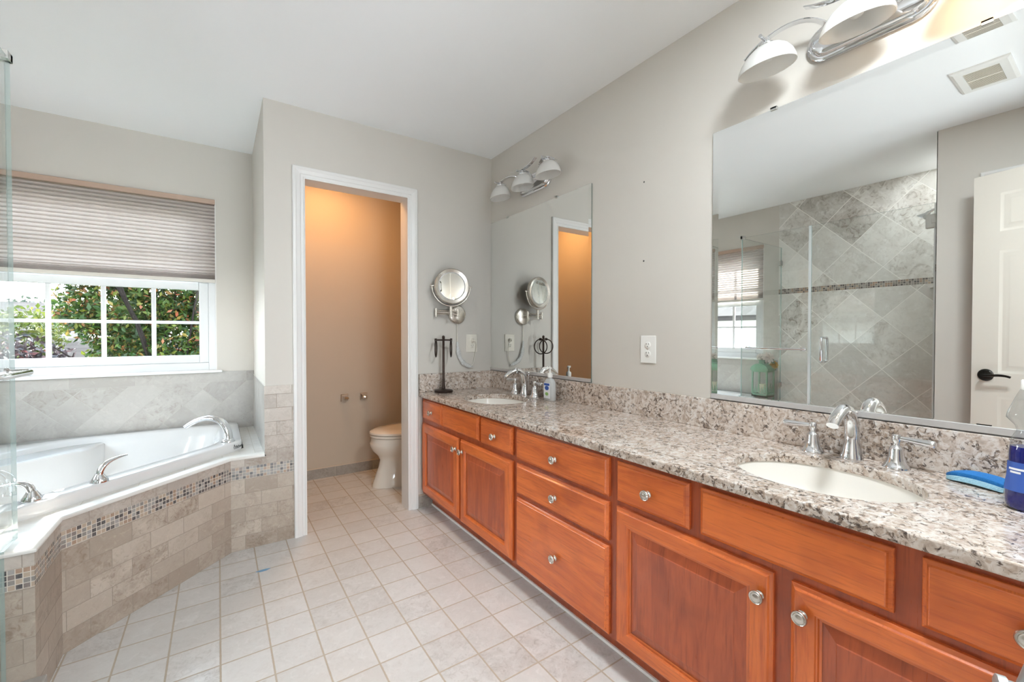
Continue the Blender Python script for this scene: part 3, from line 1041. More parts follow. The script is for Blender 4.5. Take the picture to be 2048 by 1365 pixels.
def door_leaf(parent, y0, y1, z0, z1, knob_side):
    s = .052
    b = MB()
    prof = [(0, XF), (0, XF - .009), (.0015, XF - .0105), (.004, XF - .012), (.0075, XF - .0145), (.0105, XF - .0185), (.0125, XFACE),
            (s, XFACE), (s + .002, XFACE + .003), (s + .005, XFACE + .0035), (s + .007, XFACE + .008), (s + .012, XFACE + .0095)]
    def mi(k, i):
        return 1 if i in (1, 3) else 0       # level rails, upright stiles
    b.rings_x(y0, y1, z0, z1, prof, mi, cap=False)
    o = b.build('door', ['wood_v', 'wood_h'], parent)
    b = MB()
    b.rings_x(y0 + s + .010, y1 - s - .010, z0 + s + .010, z1 - s - .010, [(0, XFACE + .011), (.001, XFACE + .0105), (.030, XFACE + .0035), (.032, XFACE + .0015), (.0335, XFACE + .0015)])
    b.build('raised_panel', 'wood_panel', o)
    ky = (y0 + .028) if knob_side < 0 else (y1 - .028)
    knob(o, ky, z1 - .064)
    return o


def cab_body(root, y0, y1):
    b = MB()
    b.box(XF, XF + .019, y0, y1, .095, .7405)
    b.box(XF + .019, -.02, y0, y0 + .016, .095, .7405); b.box(XF + .019, -.02, y1 - .016, y1, .095, .7405)
    b.box(XF + .019, -.02, y0 + .016, y1 - .016, .095, .111); b.box(-.026, -.02, y0 + .016, y1 - .016, .111, .7405)
    b.box(XTOE, -.05, y0, y1, .0, .0955)
    o = b.build('cabinet_body', 'wood_frame', root)
    b = MB(); b.box(XTOE - .007, XTOE, y0, y1, 0, .011); b.build('caulk_strip', 'caulk', root)
    return o


cl = thing('vanity_cabinet', (-.3, 2.15, 0), 'cherry sink base cabinet nearest the toilet room doorway, under the far sink', 'bathroom cabinet', 'cherry vanity cabinets')
cab_body(cl, U_L, YB - .002)
drawer(cl, 2.368, 2.656, .599, .726)
slab_front('false_front', cl, 1.928, 2.358, .599, .727)
drawer(cl, 1.620, 1.906, .596, .726)
door_leaf(cl, 2.152, 2.668, .112, .569, -1)
door_leaf(cl, 1.622, 2.131, .106, .569, 1)
cm = thing('drawer_cabinet', (-.3, 1.3, 0), 'cherry cabinet with a stack of three drawers between the two sink cabinets', 'bathroom cabinet', 'cherry vanity cabinets')
cab_body(cm, U_M, U_L)
drawer(cm, 1.032, 1.586, .590, .726)
drawer(cm, 1.032, 1.586, .436, .571)
drawer(cm, 1.030, 1.586, .107, .418)
cr = thing('vanity_cabinet', (-.3, .5, 0), 'cherry sink base cabinet at the right, under the near sink', 'bathroom cabinet', 'cherry vanity cabinets')
cab_body(cr, YV0, U_M)
drawer(cr, .724, .994, .590, .724)
slab_front('false_front', cr, .271, .689, .592, .724)
drawer(cr, -.04, .2295, .590, .724)
door_leaf(cr, .496, .997, .106, .570, -1)
door_leaf(cr, -.045, .457, .106, .570, 1)

# ------------------------------------------------------------------ granite top
S1, S2 = 2.165, 0.492         # sink centres
SXC, SA, SB = -0.298, 0.217, 0.179
ct = thing('granite_countertop', (-.28, 1.3, .741), 'long speckled granite vanity top with two oval undermount sink cutouts', 'countertop')
b = MB()
XLF = -0.5688
es = []
def loop2(pts):
    vs = [b.bm.verts.new((x, y, ZC)) for x, y in pts]
    return [b.bm.edges.new((vs[i], vs[(i + 1) % len(vs)])) for i in range(len(vs))]
es += loop2([(XLF, YV0 - .005), (-.0, YV0 - .005), (-.0, YB), (XLF, YB)])
for yc in (S1, S2):
    es += loop2([(SXC + SB * math.cos(2 * PI * i / 72), yc + SA * math.sin(2 * PI * i / 72)) for i in range(72)])
r = bmesh.ops.triangle_fill(b.bm, use_beauty=True, use_dissolve=False, edges=es, normal=(0, 0, 1))
fs = [g for g in r['geom'] if isinstance(g, bmesh.types.BMFace)]
ex = bmesh.ops.extrude_face_region(b.bm, geom=fs)
for v in [g for g in ex['geom'] if isinstance(g, bmesh.types.BMVert)]: v.co.z = ZC - .029
b.build('slab', 'granite', ct, bevel=.0035)
b = MB(); b.box(-.0205, 0, YV0, YB - .0205, ZC, .8905); b.build('backsplash', 'granite', ct, bevel=.002)
b = MB(); b.box(XLF + .0, 0, YB - .0205, YB, ZC, .8905); b.build('side_splash', 'granite', ct, bevel=.002)


def sink(yc, label):
    root = thing('undermount_sink', (SXC, yc, .60), label, 'sink', 'oval white sinks')
    b = MB()
    pr = [(1.03, .741), (1.0, .741), (.985, .72), (.95, .68), (.86, .63), (.70, .600), (.45, .585), (.12, .580)]
    b.loft([[(SXC + (SB + .004) * k * math.cos(2 * PI * i / 64), yc + (SA + .004) * k * math.sin(2 * PI * i / 64), z) for i in range(64)] for k, z in pr], 0, False, True)
    b.build('basin', 'porcelain', root, 60)
    b = MB(); b.lathe((SXC, yc, .5795), [(.030, 0), (.030, .003), (.022, .004), (.020, .002), (.002, .002)], 24); b.build('drain', 'chrome', root, 50)
    return root


sink(S1, 'white oval undermount sink in the granite near the toilet room doorway')
sink(S2, 'white oval undermount sink nearest the camera, under the large mirror')


def faucet(yc, label):
    xb = -.060
    root = thing('widespread_faucet', (xb, yc, ZC), label, 'faucet', 'chrome widespread faucets')
    b = MB()
    pth = [(xb, yc, ZC), (xb, yc, ZC + .008), (xb, yc, ZC + .02), (xb, yc, ZC + .04)] + bez((xb, yc, ZC + .055), (xb + .004, yc, ZC + .168), (xb - .075, yc, ZC + .186), (xb - .150, yc, ZC + .120), 18)
    def rad(k):
        if k < .05: return .030
        if k < .10: return .026
        if k < .14: return .0225
        return .0195 - .0015 * math.sin((k - .14) * 3.0) - (.0035 * max(0, k - .70) / .30)
    n = len(pth)
    b.sweep(pth, lambda k: [(rad(k) * (1 + .05 * max(0, k - .6)) * math.cos(2 * PI * i / 20), rad(k) * (1 - .42 * max(0, k - .55)) * math.sin(2 * PI * i / 20)) for i in range(20)], up=(1, 0, .001))
    b.build('spout', 'chrome', root, 60)
    b = MB(); b.tube([(xb + .030, yc, ZC), (xb + .030, yc, ZC + .135)], .0028, 10); b.lathe((xb + .030, yc, ZC + .132), [(.003, 0), (.0065, .004), (.0065, .009), (.003, .012)], 14)
    b.build('lift_rod', 'chrome', root, 50)
    for s in (-1, 1):
        y = yc + s * .105
        b = MB()
        b.lathe((xb, y, ZC), [(.0320, 0), (.0320, .004), (.0285, .008), (.0225, .018), (.0185, .033), (.0170, .052), (.0165, .054), (.0165, .057), (.013, .060), (.008, .066), (.0085, .072), (.0115, .078), (.0115, .092), (.009, .096), (.001, .097)], 28)
        h = b.build('handle', 'chrome', root, 50)
        b = MB()
        b.lathe((xb, y + s * .006, ZC + .086), [(.0065, 0), (.0072, .02), (.0100, .066), (.0102, .076), (.008, .078)], 18, (-.12, s * 1.0, -.04))
        b.build('lever', 'chrome', h, 50)
    return root


faucet(2.198, 'chrome widespread faucet behind the far sink near the toilet room')
faucet(.494, 'chrome widespread faucet behind the near sink under the large mirror')

# ================================================================== wall mirrors
def wall_mirror(y0, y1, z0, z1, label, clips):
    root = thing('wall_mirror', (-.003, (y0 + y1) / 2, z0), label, 'mirror', 'frameless wall mirrors')
    b = MB()
    w = .024
    b.rings_x(y0, y1, z0, z1, [(0, -.0005), (0, -.0055), (w, -.0038)], lambda k, i: 1 if k == 0 else 0)
    b.build('mirror_glass', ['mirror', 'mirror_edge'], root)
    b = MB(); b.box(-.012, 0, y0, y1, z0, z0 + .0035); b.box(-.012, -.0062, y0, y1, z0, z0 + .021); b.build('bottom_channel', 'channel', root, bevel=.001)
    for y in clips:
        b = MB(); b.box(-.010, 0, y - .011, y + .011, z1 + .0005, z1 + .007); b.box(-.010, -.0060, y - .011, y + .011, z1 - .005, z1 + .007)
        b.build('mirror_clip', 'steel', root, bevel=.001)
    return root


wall_mirror(1.667, YB - .004, .892, 1.9656, 'smaller frameless wall mirror in the corner over the far sink', (2.48, 1.955))
wall_mirror(-.03, .982, .892, 1.9656, 'large frameless wall mirror over the near sink', (.752, .232))

# ================================================================== vanity light bars
def opal():
    t = NT('opal_glass')
    d = t.n('ShaderNodeBsdfPrincipled')
    t.set(d.inputs['Base Color'], (0.93, 0.93, 0.92)); d.inputs['Roughness'].default_value = .25
    tr = t.n('ShaderNodeBsdfTranslucent'); t.set(tr.inputs[0], (0.85, 0.83, 0.80))
    mx = t.n('ShaderNodeMixShader'); mx.inputs[0].default_value = .5
    t.t.links.new(d.outputs[0], mx.inputs[1]); t.t.links.new(tr.outputs[0], mx.inputs[2]); t.t.links.new(mx.outputs[0], t.out.inputs['Surface'])
    return t.mat


MAT['opal'] = opal()


def light_bar(yc, label):
    root = thing('vanity_light', (0, yc, 2.12), label, 'wall light', 'three-shade vanity lights')
    zc = 2.125
    # racetrack back plate
    def race(hw, hh, x, n=10):
        pts = []
        for k in range(n + 1):
            a = -PI / 2 + PI * k / n; pts.append((x, yc + hw - hh + hh * math.cos(a), zc - .012 + hh * math.sin(a)))
        for k in range(n + 1):
            a = PI / 2 + PI * k / n; pts.append((x, yc - hw + hh + hh * math.cos(a), zc - .012 + hh * math.sin(a)))
        return pts
    b = MB()
    b.loft([race(.165, .060, 0), race(.165, .060, -.010), race(.160, .055, -.014), race(.150, .045, -.014), race(.146, .041, -.024), race(.140, .036, -.027)])
    b.build('back_plate', 'chrome', root, 40)
    prof = [(-.0105, -.002), (.0105, -.002), (.0105, .002), (-.0105, .002)]
    XSH = -.105
    # centre arm and the smile-shaped strip over the middle shade
    b = MB()
    b.sweep(bez((-.02, yc, zc + .0), (-.05, yc, zc + .055), (-.085, yc, zc + .050), (XSH - .01, yc, zc + .038), 10), prof, up=(0, 0, 1))
    b.build('centre_arm', 'chrome', root, 40)
    b = MB()
    b.sweep(bez((XSH, yc - .135, zc + .078), (XSH, yc - .06, zc + .035), (XSH, yc + .06, zc + .035), (XSH, yc + .135, zc + .075), 16), prof, up=(0, 0, 1))
    b.build('bow_strip', 'chrome', root, 40)
    for s in (-1, 1):
        b = MB()
        b.sweep(bez((-.02, yc + s * .085, zc - .01), (-.075, yc + s * .10, zc + .085), (XSH, yc + s * .23, zc + .075), (XSH, yc + s * .322, zc + .002), 16), prof, up=(0, 0, 1))
        b.build('arm', 'chrome', root, 40)
    for k in (-1, 0, 1):
        y = yc + k * .25
        zt = zc + .030 if k else zc + .030
        b = MB(); b.lathe((XSH, y, zt - .018), [(.021, 0), (.023, .004), (.023, .010), (.016, .014), (.009, .018), (.009, .030)], 22)
        b.tube([(XSH - .045, y, zt + .004), (XSH + .045, y, zt + .004)], .006, 10)
        b.build('socket', 'chrome', root, 50)
        b = MB()
        ro = [(.022, zt - .012), (.038, zt - .020), (.055, zt - .036), (.068, zt - .058), (.075, zt - .080), (.0765, zt - .092)]
        ri = [(.0745, zt - .092), (.072, zt - .080), (.065, zt - .059), (.052, zt - .038), (.036, zt - .024), (.018, zt - .017)]
        b.lathe((XSH, y, 0), ro + ri, 40, 'z', sx=.74, sy=1.22)
        b.build('shade', 'opal', root, 60)
        b = MB(); b.lathe((XSH, y, zt - .07), [(.004, 0), (.017, .008), (.022, .022), (.017, .038), (.012, .05)], 16); b.build('bulb', 'bulb_lit' if (k == -1 and yc < 1) else 'plastic', root, 60)
    return root


def lit(name, col, e):
    t = NT(name)
    em = t.n('ShaderNodeEmission'); em.inputs[0].default_value = (*col, 1); em.inputs[1].default_value = e
    t.t.links.new(em.outputs[0], t.out.inputs['Surface'])
    return t.mat


MAT['bulb_lit'] = lit('lit_bulb', (1.0, .72, .42), 9.0)
light_bar(2.165, 'chrome three-shade vanity light over the small corner mirror')
light_bar(.482, 'chrome three-shade vanity light over the large mirror, cut by the top edge')
lamp('lit_vanity_bulb', 'POINT', (-.105, .232, 2.035), 0.8, (1.0, .66, .36), shadow_soft_size=.02)

# ================================================================== outlets
def outlet(c, axis, label):
    root = thing('wall_outlet', c, label, 'outlet', 'white duplex outlets')
    def B(b, u0, u1, z0, z1, d0, d1, mi=0):
        if axis == 'x': b.box(c[0] - d0, c[0] - d1, c[1] + u0, c[1] + u1, c[2] + z0, c[2] + z1, mi)
        else: b.box(c[0] + u0, c[0] + u1, c[1] - d0, c[1] - d1, c[2] + z0, c[2] + z1, mi)
    m = 'plastic' if axis == 'x' else 'ivory'
    b = MB(); B(b, -.0435, .0435, -.0645, .0645, 0, .006); b.build('cover_plate', m, root, bevel=.0035)
    ax = '-x' if axis == 'x' else '-y'
    for z in (.0205, -.0205):
        b = MB(); p = (c[0] - .0058, c[1], c[2] + z) if axis == 'x' else (c[0], c[1] - .0058, c[2] + z)
        b.lathe(p, [(.0172, 0), (.0172, .0018), (.016, .0026)], 28, ax, sx=.98, sy=.92)
        o = b.build('receptacle', m, root, 40)
        s = MB(); B(s, -.0075, -.0055, z + .001, z + .009, .0084, .0092); B(s, .0055, .0075, z + .002, z + .009, .0084, .0092); B(s, -.002, .002, z - .009, z - .005, .0084, .0092)
        s.build('slots', 'slot', o)
    b = MB(); p = (c[0] - .006, c[1], c[2]) if axis == 'x' else (c[0], c[1] - .006, c[2])
    b.lathe(p, [(.003, 0), (.003, .001), (.001, .0014)], 12, ax); b.build('screw', 'nickel', root)
    return root


outlet((0, 1.297, 1.083), 'x', 'white duplex outlet on the wall between the two large mirrors')
outlet((-.167, YB, 1.092), 'y', 'ivory duplex outlet with the mirror cord plugged in, beside the corner')

# ================================================================== magnifying mirror on the back wall
mg = thing('magnifying_mirror', (-.286, YB, 1.292), 'round brushed nickel magnifying mirror on a swing arm, wall mounted beside the corner', 'makeup mirror')
b = MB()
b.lathe((-.286, YB, 1.292), [(.066, 0), (.066, .012), (.062, .018), (.056, .022), (.012, .024), (.012, .026)], 40, '-y')
b.build('wall_plate', 'nickel', mg, 40)
b = MB()
b.lathe((-.302, YB - .05, 1.275), [(.0095, 0), (.0095, .055)], 16)
b.tube([(-.286, YB - .02, 1.300), (-.302, YB - .05, 1.300)], .007, 10)
b.tube([(-.302, YB - .05, 1.314), (-.455, YB - .03, 1.314)], .0055, 10)
b.tube([(-.302, YB - .05, 1.292), (-.455, YB - .03, 1.292)], .0055, 10)
b.lathe((-.455, YB - .03, 1.274), [(.0095, 0), (.0095, .056)], 16)
b.tube([(-.455, YB - .03, 1.303), (-.372, YB - .085, 1.300)], .0065, 10)
b.lathe((-.372, YB - .085, 1.272), [(.010, 0), (.010, .070)], 16)
b.build('swing_arm', 'nickel', mg, 50)
hc = Vector((-.372, YB - .093, 1.476))
hn = Vector((-.17, -.985, .0)).normalized()
hs = Vector((0, 0, 1)).cross(hn).normalized()
b = MB()
b.tube([hc + hs * .132 * math.cos(a) + Vector((0, 0, .132 * math.sin(a))) for a in [PI + PI * k / 24 for k in range(25)]], .0042, 10)
for s in (-1, 1):
    b.lathe(hc + hs * .118 * s, [(.005, 0), (.005, .026), (.003, .028)], 12, hs * s)
b.build('yoke', 'nickel', mg, 50)
b = MB()
b.lathe(hc - hn * .022, [(.06, 0), (.100, .004), (.116, .012), (.119, .020), (.119, .036), (.114, .042), (.108, .040), (.094, .036)], 56, hn, cap1=False)
b.build('head_ring', 'nickel', mg, 50)
b = MB(); b.lathe(hc + hn * .0135, [(.0945, 0), (.087, .0012)], 56, hn, cap0=False, cap1=False); b.build('frosted_light_ring', 'opal', mg, 50)
b = MB()
pr = [(.0875 * k / 8, .0135 - .0045 * (1 - (k / 8) ** 2)) for k in range(8, -1, -1)]
b.lathe(hc + hn * .0012, pr, 56, hn, cap0=False, cap1=False); b.build('magnifying_glass', 'mirror', mg, 60)
b = MB()
pth = bez((-.288, YB - .012, 1.228), (-.290, YB - .012, 1.16), (-.285, YB - .010, 1.12), (-.286, YB - .012, 1.10), 8)
b.tube(pth, .0026, 8)
b.build('power_cord', 'ivory', mg, 60)
b = MB()
pth2 = bez((-.158, YB - .03, 1.112), (-.13, YB - .04, 1.10), (-.14, YB - .016, 1.06), (-.152, YB - .014, .985), 12) + bez((-.152, YB - .014, .985), (-.158, YB - .014, .95), (-.165, YB - .014, .935), (-.18, YB - .014, .93), 6)[1:]
b.tube(pth2, .0026, 8)
b.build('power_cord', 'ivory', mg, 60)
b = MB(); b.lathe((-.167, YB - .008, 1.1125), [(.013, 0), (.013, .012), (.008, .022), (.004, .030)], 16, '-y'); b.build('plug', 'ivory', mg, 50)
t = NT('crinkled_clear_plastic')
_n = t.noise(t.pos(), 90, 4, .6, .8)
t.principled(t.ramp(_n, [(.35, (.62, .62, .60)), (.65, (.85, .86, .86))]), .15, Alpha=.72, normal=t.bump(_n, .8, .004))
MAT['crinkle'] = t.mat
b = MB()
pth = bez((-.287, YB - .014, 1.105), (-.285, YB - .014, 1.00), (-.262, YB - .016, .935), (-.165, YB - .016, .922), 26)
random.seed(4)
rr = [random.uniform(.75, 1.25) for _ in range(30)]
b.sweep(pth, lambda k: [((.0035 + .0125 * math.sin(PI * min(1, max(0, k * .96 + .02))) ** .6) * rr[int(k * 26)] * math.cos(2 * PI * i / 12), .75 * (.0035 + .011 * math.sin(PI * min(1, max(0, k * .96 + .02))) ** .6) * rr[(int(k * 26) + i) % 30] * math.sin(2 * PI * i / 12)) for i in range(12)], up=(0, 1, .01))
b.build('plastic_cord_wrap', 'crinkle', mg, 70)

# ================================================================== things on the counter
ts = thing('towel_ring_stand', (-.428, 2.612, ZC), 'dark bronze towel stand with two hanging rings on the far end of the counter', 'towel stand')
cx, cy = -.428, 2.612
b = MB(); b.lathe((cx, cy, ZC), [(.060, 0), (.062, .004), (.062, .012), (.058, .016), (.020, .020), (.010, .024)], 40); b.build('base', 'bronze', ts, 40)
b = MB(); b.lathe((cx, cy, ZC + .02), [(.0085, 0), (.013, .006), (.0115, .02), (.009, .06), (.0105, .064), (.0085, .070), (.0080, .18), (.0078, .335), (.0095, .338), (.0095, .352), (.004, .357)], 20)
b.build('post', 'bronze', ts, 40)
bd = Vector((.895, -.435, 0)).normalized()
pd = Vector((-bd.y, bd.x, 0))
b = MB()
b.tube([Vector((cx, cy, ZC + .347)) - bd * .058, Vector((cx, cy, ZC + .347)) + bd * .058], .0058, 12)
for s in (-1, 1): b.lathe(Vector((cx, cy, ZC + .347)) + bd * s * .050, [(.0105, -.008), (.0105, .008)], 14, bd)
b.build('crossbar', 'bronze', ts, 40)
for s in (-1, 1):
    b = MB(); b.ring(Vector((cx, cy, ZC + .347 - .056)) + bd * s * .049, .056, .0042, bd + pd * s * .08); b.build('ring', 'bronze', ts, 60)

MAT['clear_plastic'] = glass('clear_plastic', (.90, .92, .93), 1.6, .05)
MAT['label_white'] = plain('white_label', (.80, .82, .85), .4)
MAT['label_blue'] = plain('blue_label_print', (.035, .10, .40), .4)
MAT['label_green'] = plain('green_label_print', (.35, .60, .20), .4)
MAT['gel'] = plain('cloudy_clear_gel', (.78, .80, .80), .12, Transmission_Weight=.35, IOR=1.2)
so = thing('soap_dispenser', (-.076, 1.929, ZC), 'clear pump bottle of hand soap with a blue and white label, beside the far faucet', 'soap bottle')
sx, sy = -.076, 1.929
def sq(hx, hy, z, n=28, p=3.2, cx=sx, cy=sy):
    out = []
    for i in range(n):
        a = 2 * PI * i / n
        c, s = math.cos(a), math.sin(a)
        out.append((cx + hx * math.copysign(abs(c) ** (2 / p), c), cy + hy * math.copysign(abs(s) ** (2 / p), s), z))
    return out
b = MB(); b.loft([sq(.020, .036, ZC), sq(.023, .040, ZC + .004), sq(.0225, .0395, ZC + .06), sq(.021, .037, ZC + .105), sq(.016, .028, ZC + .122), sq(.010, .014, ZC + .130, p=2.1), sq(.010, .012, ZC + .136, p=2)])
b.build('bottle', 'gel', so, 50)
b = MB(); b.box(sx - .0238, sx - .0226, sy - .028, sy + .028, ZC + .015, ZC + .104); lb = b.build('label', 'label_white', so)
b = MB(); b.box(sx - .0244, sx - .0236, sy - .024, sy + .024, ZC + .088, ZC + .101); b.lathe((sx - .0236, sy, ZC + .074), [(.016, 0), (.016, .0007)], 24, '-x', sy=.8, sx=1.15); b.build('blue_print', 'label_blue', lb)
b = MB(); b.lathe((sx - .0236, sy + .0, ZC + .040), [(.010, 0), (.010, .0007)], 12, '-x', sx=1.5); b.build('green_print', 'label_green', lb)
b = MB(); b.lathe((sx, sy, ZC + .134), [(.0155, 0), (.0155, .020), (.012, .026), (.006, .028), (.005, .048), (.009, .050), (.010, .058), (.006, .062)], 20)
b.sweep([(sx, sy, ZC + .190), (sx - .012, sy + .008, ZC + .192), (sx - .028, sy + .022, ZC + .190), (sx - .034, sy + .027, ZC + .184)], [(-.006, -.003), (.006, -.003), (.006, .003), (-.006, .003)], up=(0, 0, 1))
b.build('pump', 'plastic', so, 50)

# sponge: blue scrub side over a pale blue foam side, lightly bowed
MAT['sponge_blue'] = (lambda t: t.principled(t.mix(t.noise(t.pos(), 300, 3), (.005, .10, .36), (.02, .22, .56)), .9, normal=t.bump(t.noise(t.pos(), 400, 3), .8, .003)))(NT('blue_scrub_pad'))
MAT['sponge_pale'] = (lambda t: t.principled(t.mix(t.noise(t.pos(), 260, 3), (.22, .52, .72), (.52, .78, .90)), .9, normal=t.bump(t.noise(t.pos(), 260, 3), .9, .003)))(NT('pale_blue_foam'))
sg = thing('sponge', (-.085, .225, ZC), 'bowed blue sponge with pale foam side lying on the granite near the detergent bottle', 'sponge')
sc_, sdir = Vector((-.082, .222, ZC)), Vector((-.30, -.954, 0)).normalized()
snrm = Vector((-sdir.y, sdir.x, 0))
def sponge_layer(z0, z1):
    loops = []
    n = 16
    for k in range(n + 1):
        u = -1 + 2 * k / n
        w = .026 * (1 - .62 * abs(u) ** 5)
        lift = .006 * (1 - u * u)
        zz0, zz1 = z0 * (1 - .35 * abs(u) ** 4) + lift, z1 * (1 - .35 * abs(u) ** 4) + lift
        c = sc_ + sdir * u * .062
        loops.append([c + snrm * a * w + Vector((0, 0, z)) for a, z in ((-1, zz0), (-1.04, (zz0 + zz1) / 2), (-1, zz1), (0, zz1 + .0015), (1, zz1), (1.04, (zz0 + zz1) / 2), (1, zz0))])
    b = MB(); b.loft(loops); return b
sponge_layer(.0005, .014).build('foam_side', 'sponge_pale', sg, 40)
sponge_layer(.0142, .024).build('scrub_side', 'sponge_blue', sg, 40)

# blue dish liquid bottle
MAT['blue_liquid'] = plain('blue_detergent', (.015, .02, .30), .05, Transmission_Weight=.45, IOR=1.34)
bt = thing('detergent_bottle', (-.215, .132, ZC), 'clear bottle half full of dark blue dish liquid at the right edge of the counter', 'bottle')
bx, by = -.215, .132
def el(k, z, a=.040, c=.026): return [(bx + a * k * math.cos(2 * PI * i / 32) * .8, by + c * 1.35 * k * math.sin(2 * PI * i / 32), z) for i in range(32)]
b = MB()
sh_ = [(.86, 0), (.96, .005), (1.0, .018), (.98, .05), (.88, .075), (.85, .10), (.84, .125), (.72, .155), (.50, .172), (.55, .182), (.95, .200), (.90, .212), (.50, .252), (.30, .268), (.28, .272)]
b.loft([el(k, ZC + z) for k, z in sh_]); b.build('bottle', 'clear_plastic', bt, 50)
b = MB(); b.loft([el(k * .95, ZC + z) for k, z in ((.84, .003), (.96, .008), (1.0, .018), (.98, .05), (.88, .075), (.85, .10), (.84, .125), (.80, .138))]); b.build('blue_liquid', 'blue_liquid', bt, 50)
b = MB(); b.lathe((bx, by, ZC + .262), [(.0125, 0), (.0125, .020), (.011, .022)], 20); b.build('cap', 'plastic', bt, 40)
b = MB()
def lab(z, k, a0, a1, n=10): return [(bx + .040 * .8 * k * math.cos(a0 + (a1 - a0) * i / n), by + .026 * 1.35 * k * math.sin(a0 + (a1 - a0) * i / n), z) for i in range(n + 1)]
b.loft([lab(ZC + .042, 1.01, 1.9, 4.0), lab(ZC + .075, .905, 1.9, 4.0), lab(ZC + .105, .875, 1.9, 4.0)], 0, False, False, closed=False)
l2 = b.build('label', 'label_blue', bt, 60)
b = MB()
for zz, w0, w1 in ((.090, 2.2, 3.1), (.083, 2.3, 2.9)):
    b.loft([lab(ZC + zz - .0022, .905, w0, w1), lab(ZC + zz + .0022, .895, w0, w1)], 0, False, False, closed=False)
b.build('white_print', 'label_white', l2, 60)

# ================================================================== toilet and the bare roll holder posts
to = thing('toilet', (-.35, 3.25, 0), 'off-white elongated toilet with closed lid, half hidden by the door casing', 'toilet')
ty = 3.25
def egg(x0, x1, hw, z, n=36, back=.55):
    """elongated outline: round front at x0 (towards the doorway side), squarer at x1"""
    out = []
    xm = x1 - (x1 - x0) * .42
    for i in range(n):
        a = 2 * PI * i / n
        c, s = math.cos(a), math.sin(a)
        if c < 0: x = xm + (xm - x0) * c
        else: x = xm + (x1 - xm) * math.copysign(abs(c) ** back, c)
        out.append((x, ty + hw * s, z))
    return out
b = MB()
b.loft([egg(-.715, -.20, .115, 0), egg(-.713, -.20, .116, .02), egg(-.690, -.20, .104, .08), egg(-.665, -.20, .098, .15), egg(-.655, -.20, .100, .20), egg(-.672, -.20, .120, .235),
        egg(-.710, -.20, .160, .275), egg(-.728, -.20, .180, .315), egg(-.728, -.20, .186, .335), egg(-.722, -.20, .186, .342), egg(-.718, -.20, .185, .375)])
b.build('bowl', 'toilet', to, 60)
b = MB(); b.loft([egg(-.722, -.22, .186, .378), egg(-.728, -.22, .190, .384), egg(-.726, -.22, .188, .398)]); b.build('seat', 'toilet', to, 50)
b = MB(); b.loft([egg(-.722, -.23, .187, .400), egg(-.730, -.23, .192, .405), egg(-.728, -.23, .190, .418), egg(-.700, -.24, .170, .428), egg(-.60, -.30, .10, .432)]); b.build('lid', 'toilet', to, 50)
b = MB(); b.box(-.215, -.012, ty - .205, ty + .205, .36, .70); o = b.build('tank', 'toilet', to, bevel=.02)
b = MB(); b.box(-.225, -.010, ty - .215, ty + .215, .702, .735); b.build('tank_lid', 'toilet', to, bevel=.008)
b = MB(); b.lathe((-.215, ty - .14, .64), [(.012, 0), (.012, .012)], 14, '-x'); b.box(-.236, -.228, ty - .145, ty - .06, .632, .646); b.build('flush_lever', 'chrome', to, bevel=.002)
for i, (x, lb_) in enumerate(((-.808, 'left bare chrome toilet paper holder post on the toilet room wall'), (-.653, 'bare chrome toilet paper holder post nearer the toilet, its mate to the left'))):
    z = .632
    r_ = thing('toilet_paper_post', (x, 3.70, z), lb_, 'toilet paper holder', 'bare toilet paper holder posts')
    b = MB(); b.loft([[(x + sx_ * h, y_, z + sz_ * h) for sx_, sz_ in ((-1, -1), (1, -1), (1, 1), (-1, 1))] for h, y_ in ((.030, 3.70), (.030, 3.694), (.026, 3.690), (.014, 3.674), (.012, 3.648), (.012, 3.640))])
    b.build('flange', 'chrome', r_)
    b = MB(); d_ = 1 if i == 0 else -1
    b.lathe((x + d_ * .004, 3.648, z), [(.012, -.016), (.012, .012), (.007, .018)], 18, (d_, 0, 0)); b.build('roller_cup', 'chrome', r_, 40)

# ================================================================== doors seen in the large mirror
def six_panel(root, w, h, th, name='door_slab'):
    """door slab in local coordinates: x 0..w, y 0..th, z 0..h, built at the origin and placed by the caller"""
    b = MB()
    b.box(0, w, .004, th - .004, 0, h)
    st = .108
    rows = [(.22, .80), (.93, 1.60), (1.705, h - .115)]
    cols = [(st, w / 2 - .045), (w / 2 + .045, w - st)]
    for yf, s in ((.004, -1), (th - .004, 1)):
        # stiles and rails stand 4 mm proud, panels are raised inside
        def P(x0, x1, z0, z1): b.box(x0, x1, yf, yf + s * .004, z0, z1)
        P(0, st, 0, h); P(w - st, w, 0, h); P(w / 2 - .045, w / 2 + .045, 0, h)
        zs = [0] + [v for r in rows for v in r] + [h]
        for z0, z1 in zip(zs[::2], zs[1::2]):
            for c0, c1 in cols: P(c0, c1, z0, z1)
        for c0, c1 in cols:
            for z0, z1 in rows:
                lp = []
                for i, d in ((0, .004), (.008, .001), (.020, -.001), (.040, .0035), (.042, .0035)):
                    lp.append([(c0 + i, yf + s * d, z0 + i), (c1 - i, yf + s * d, z0 + i), (c1 - i, yf + s * d, z1 - i), (c0 + i, yf + s * d, z1 - i)])
                b.loft(lp, 0, False, True)
    return b


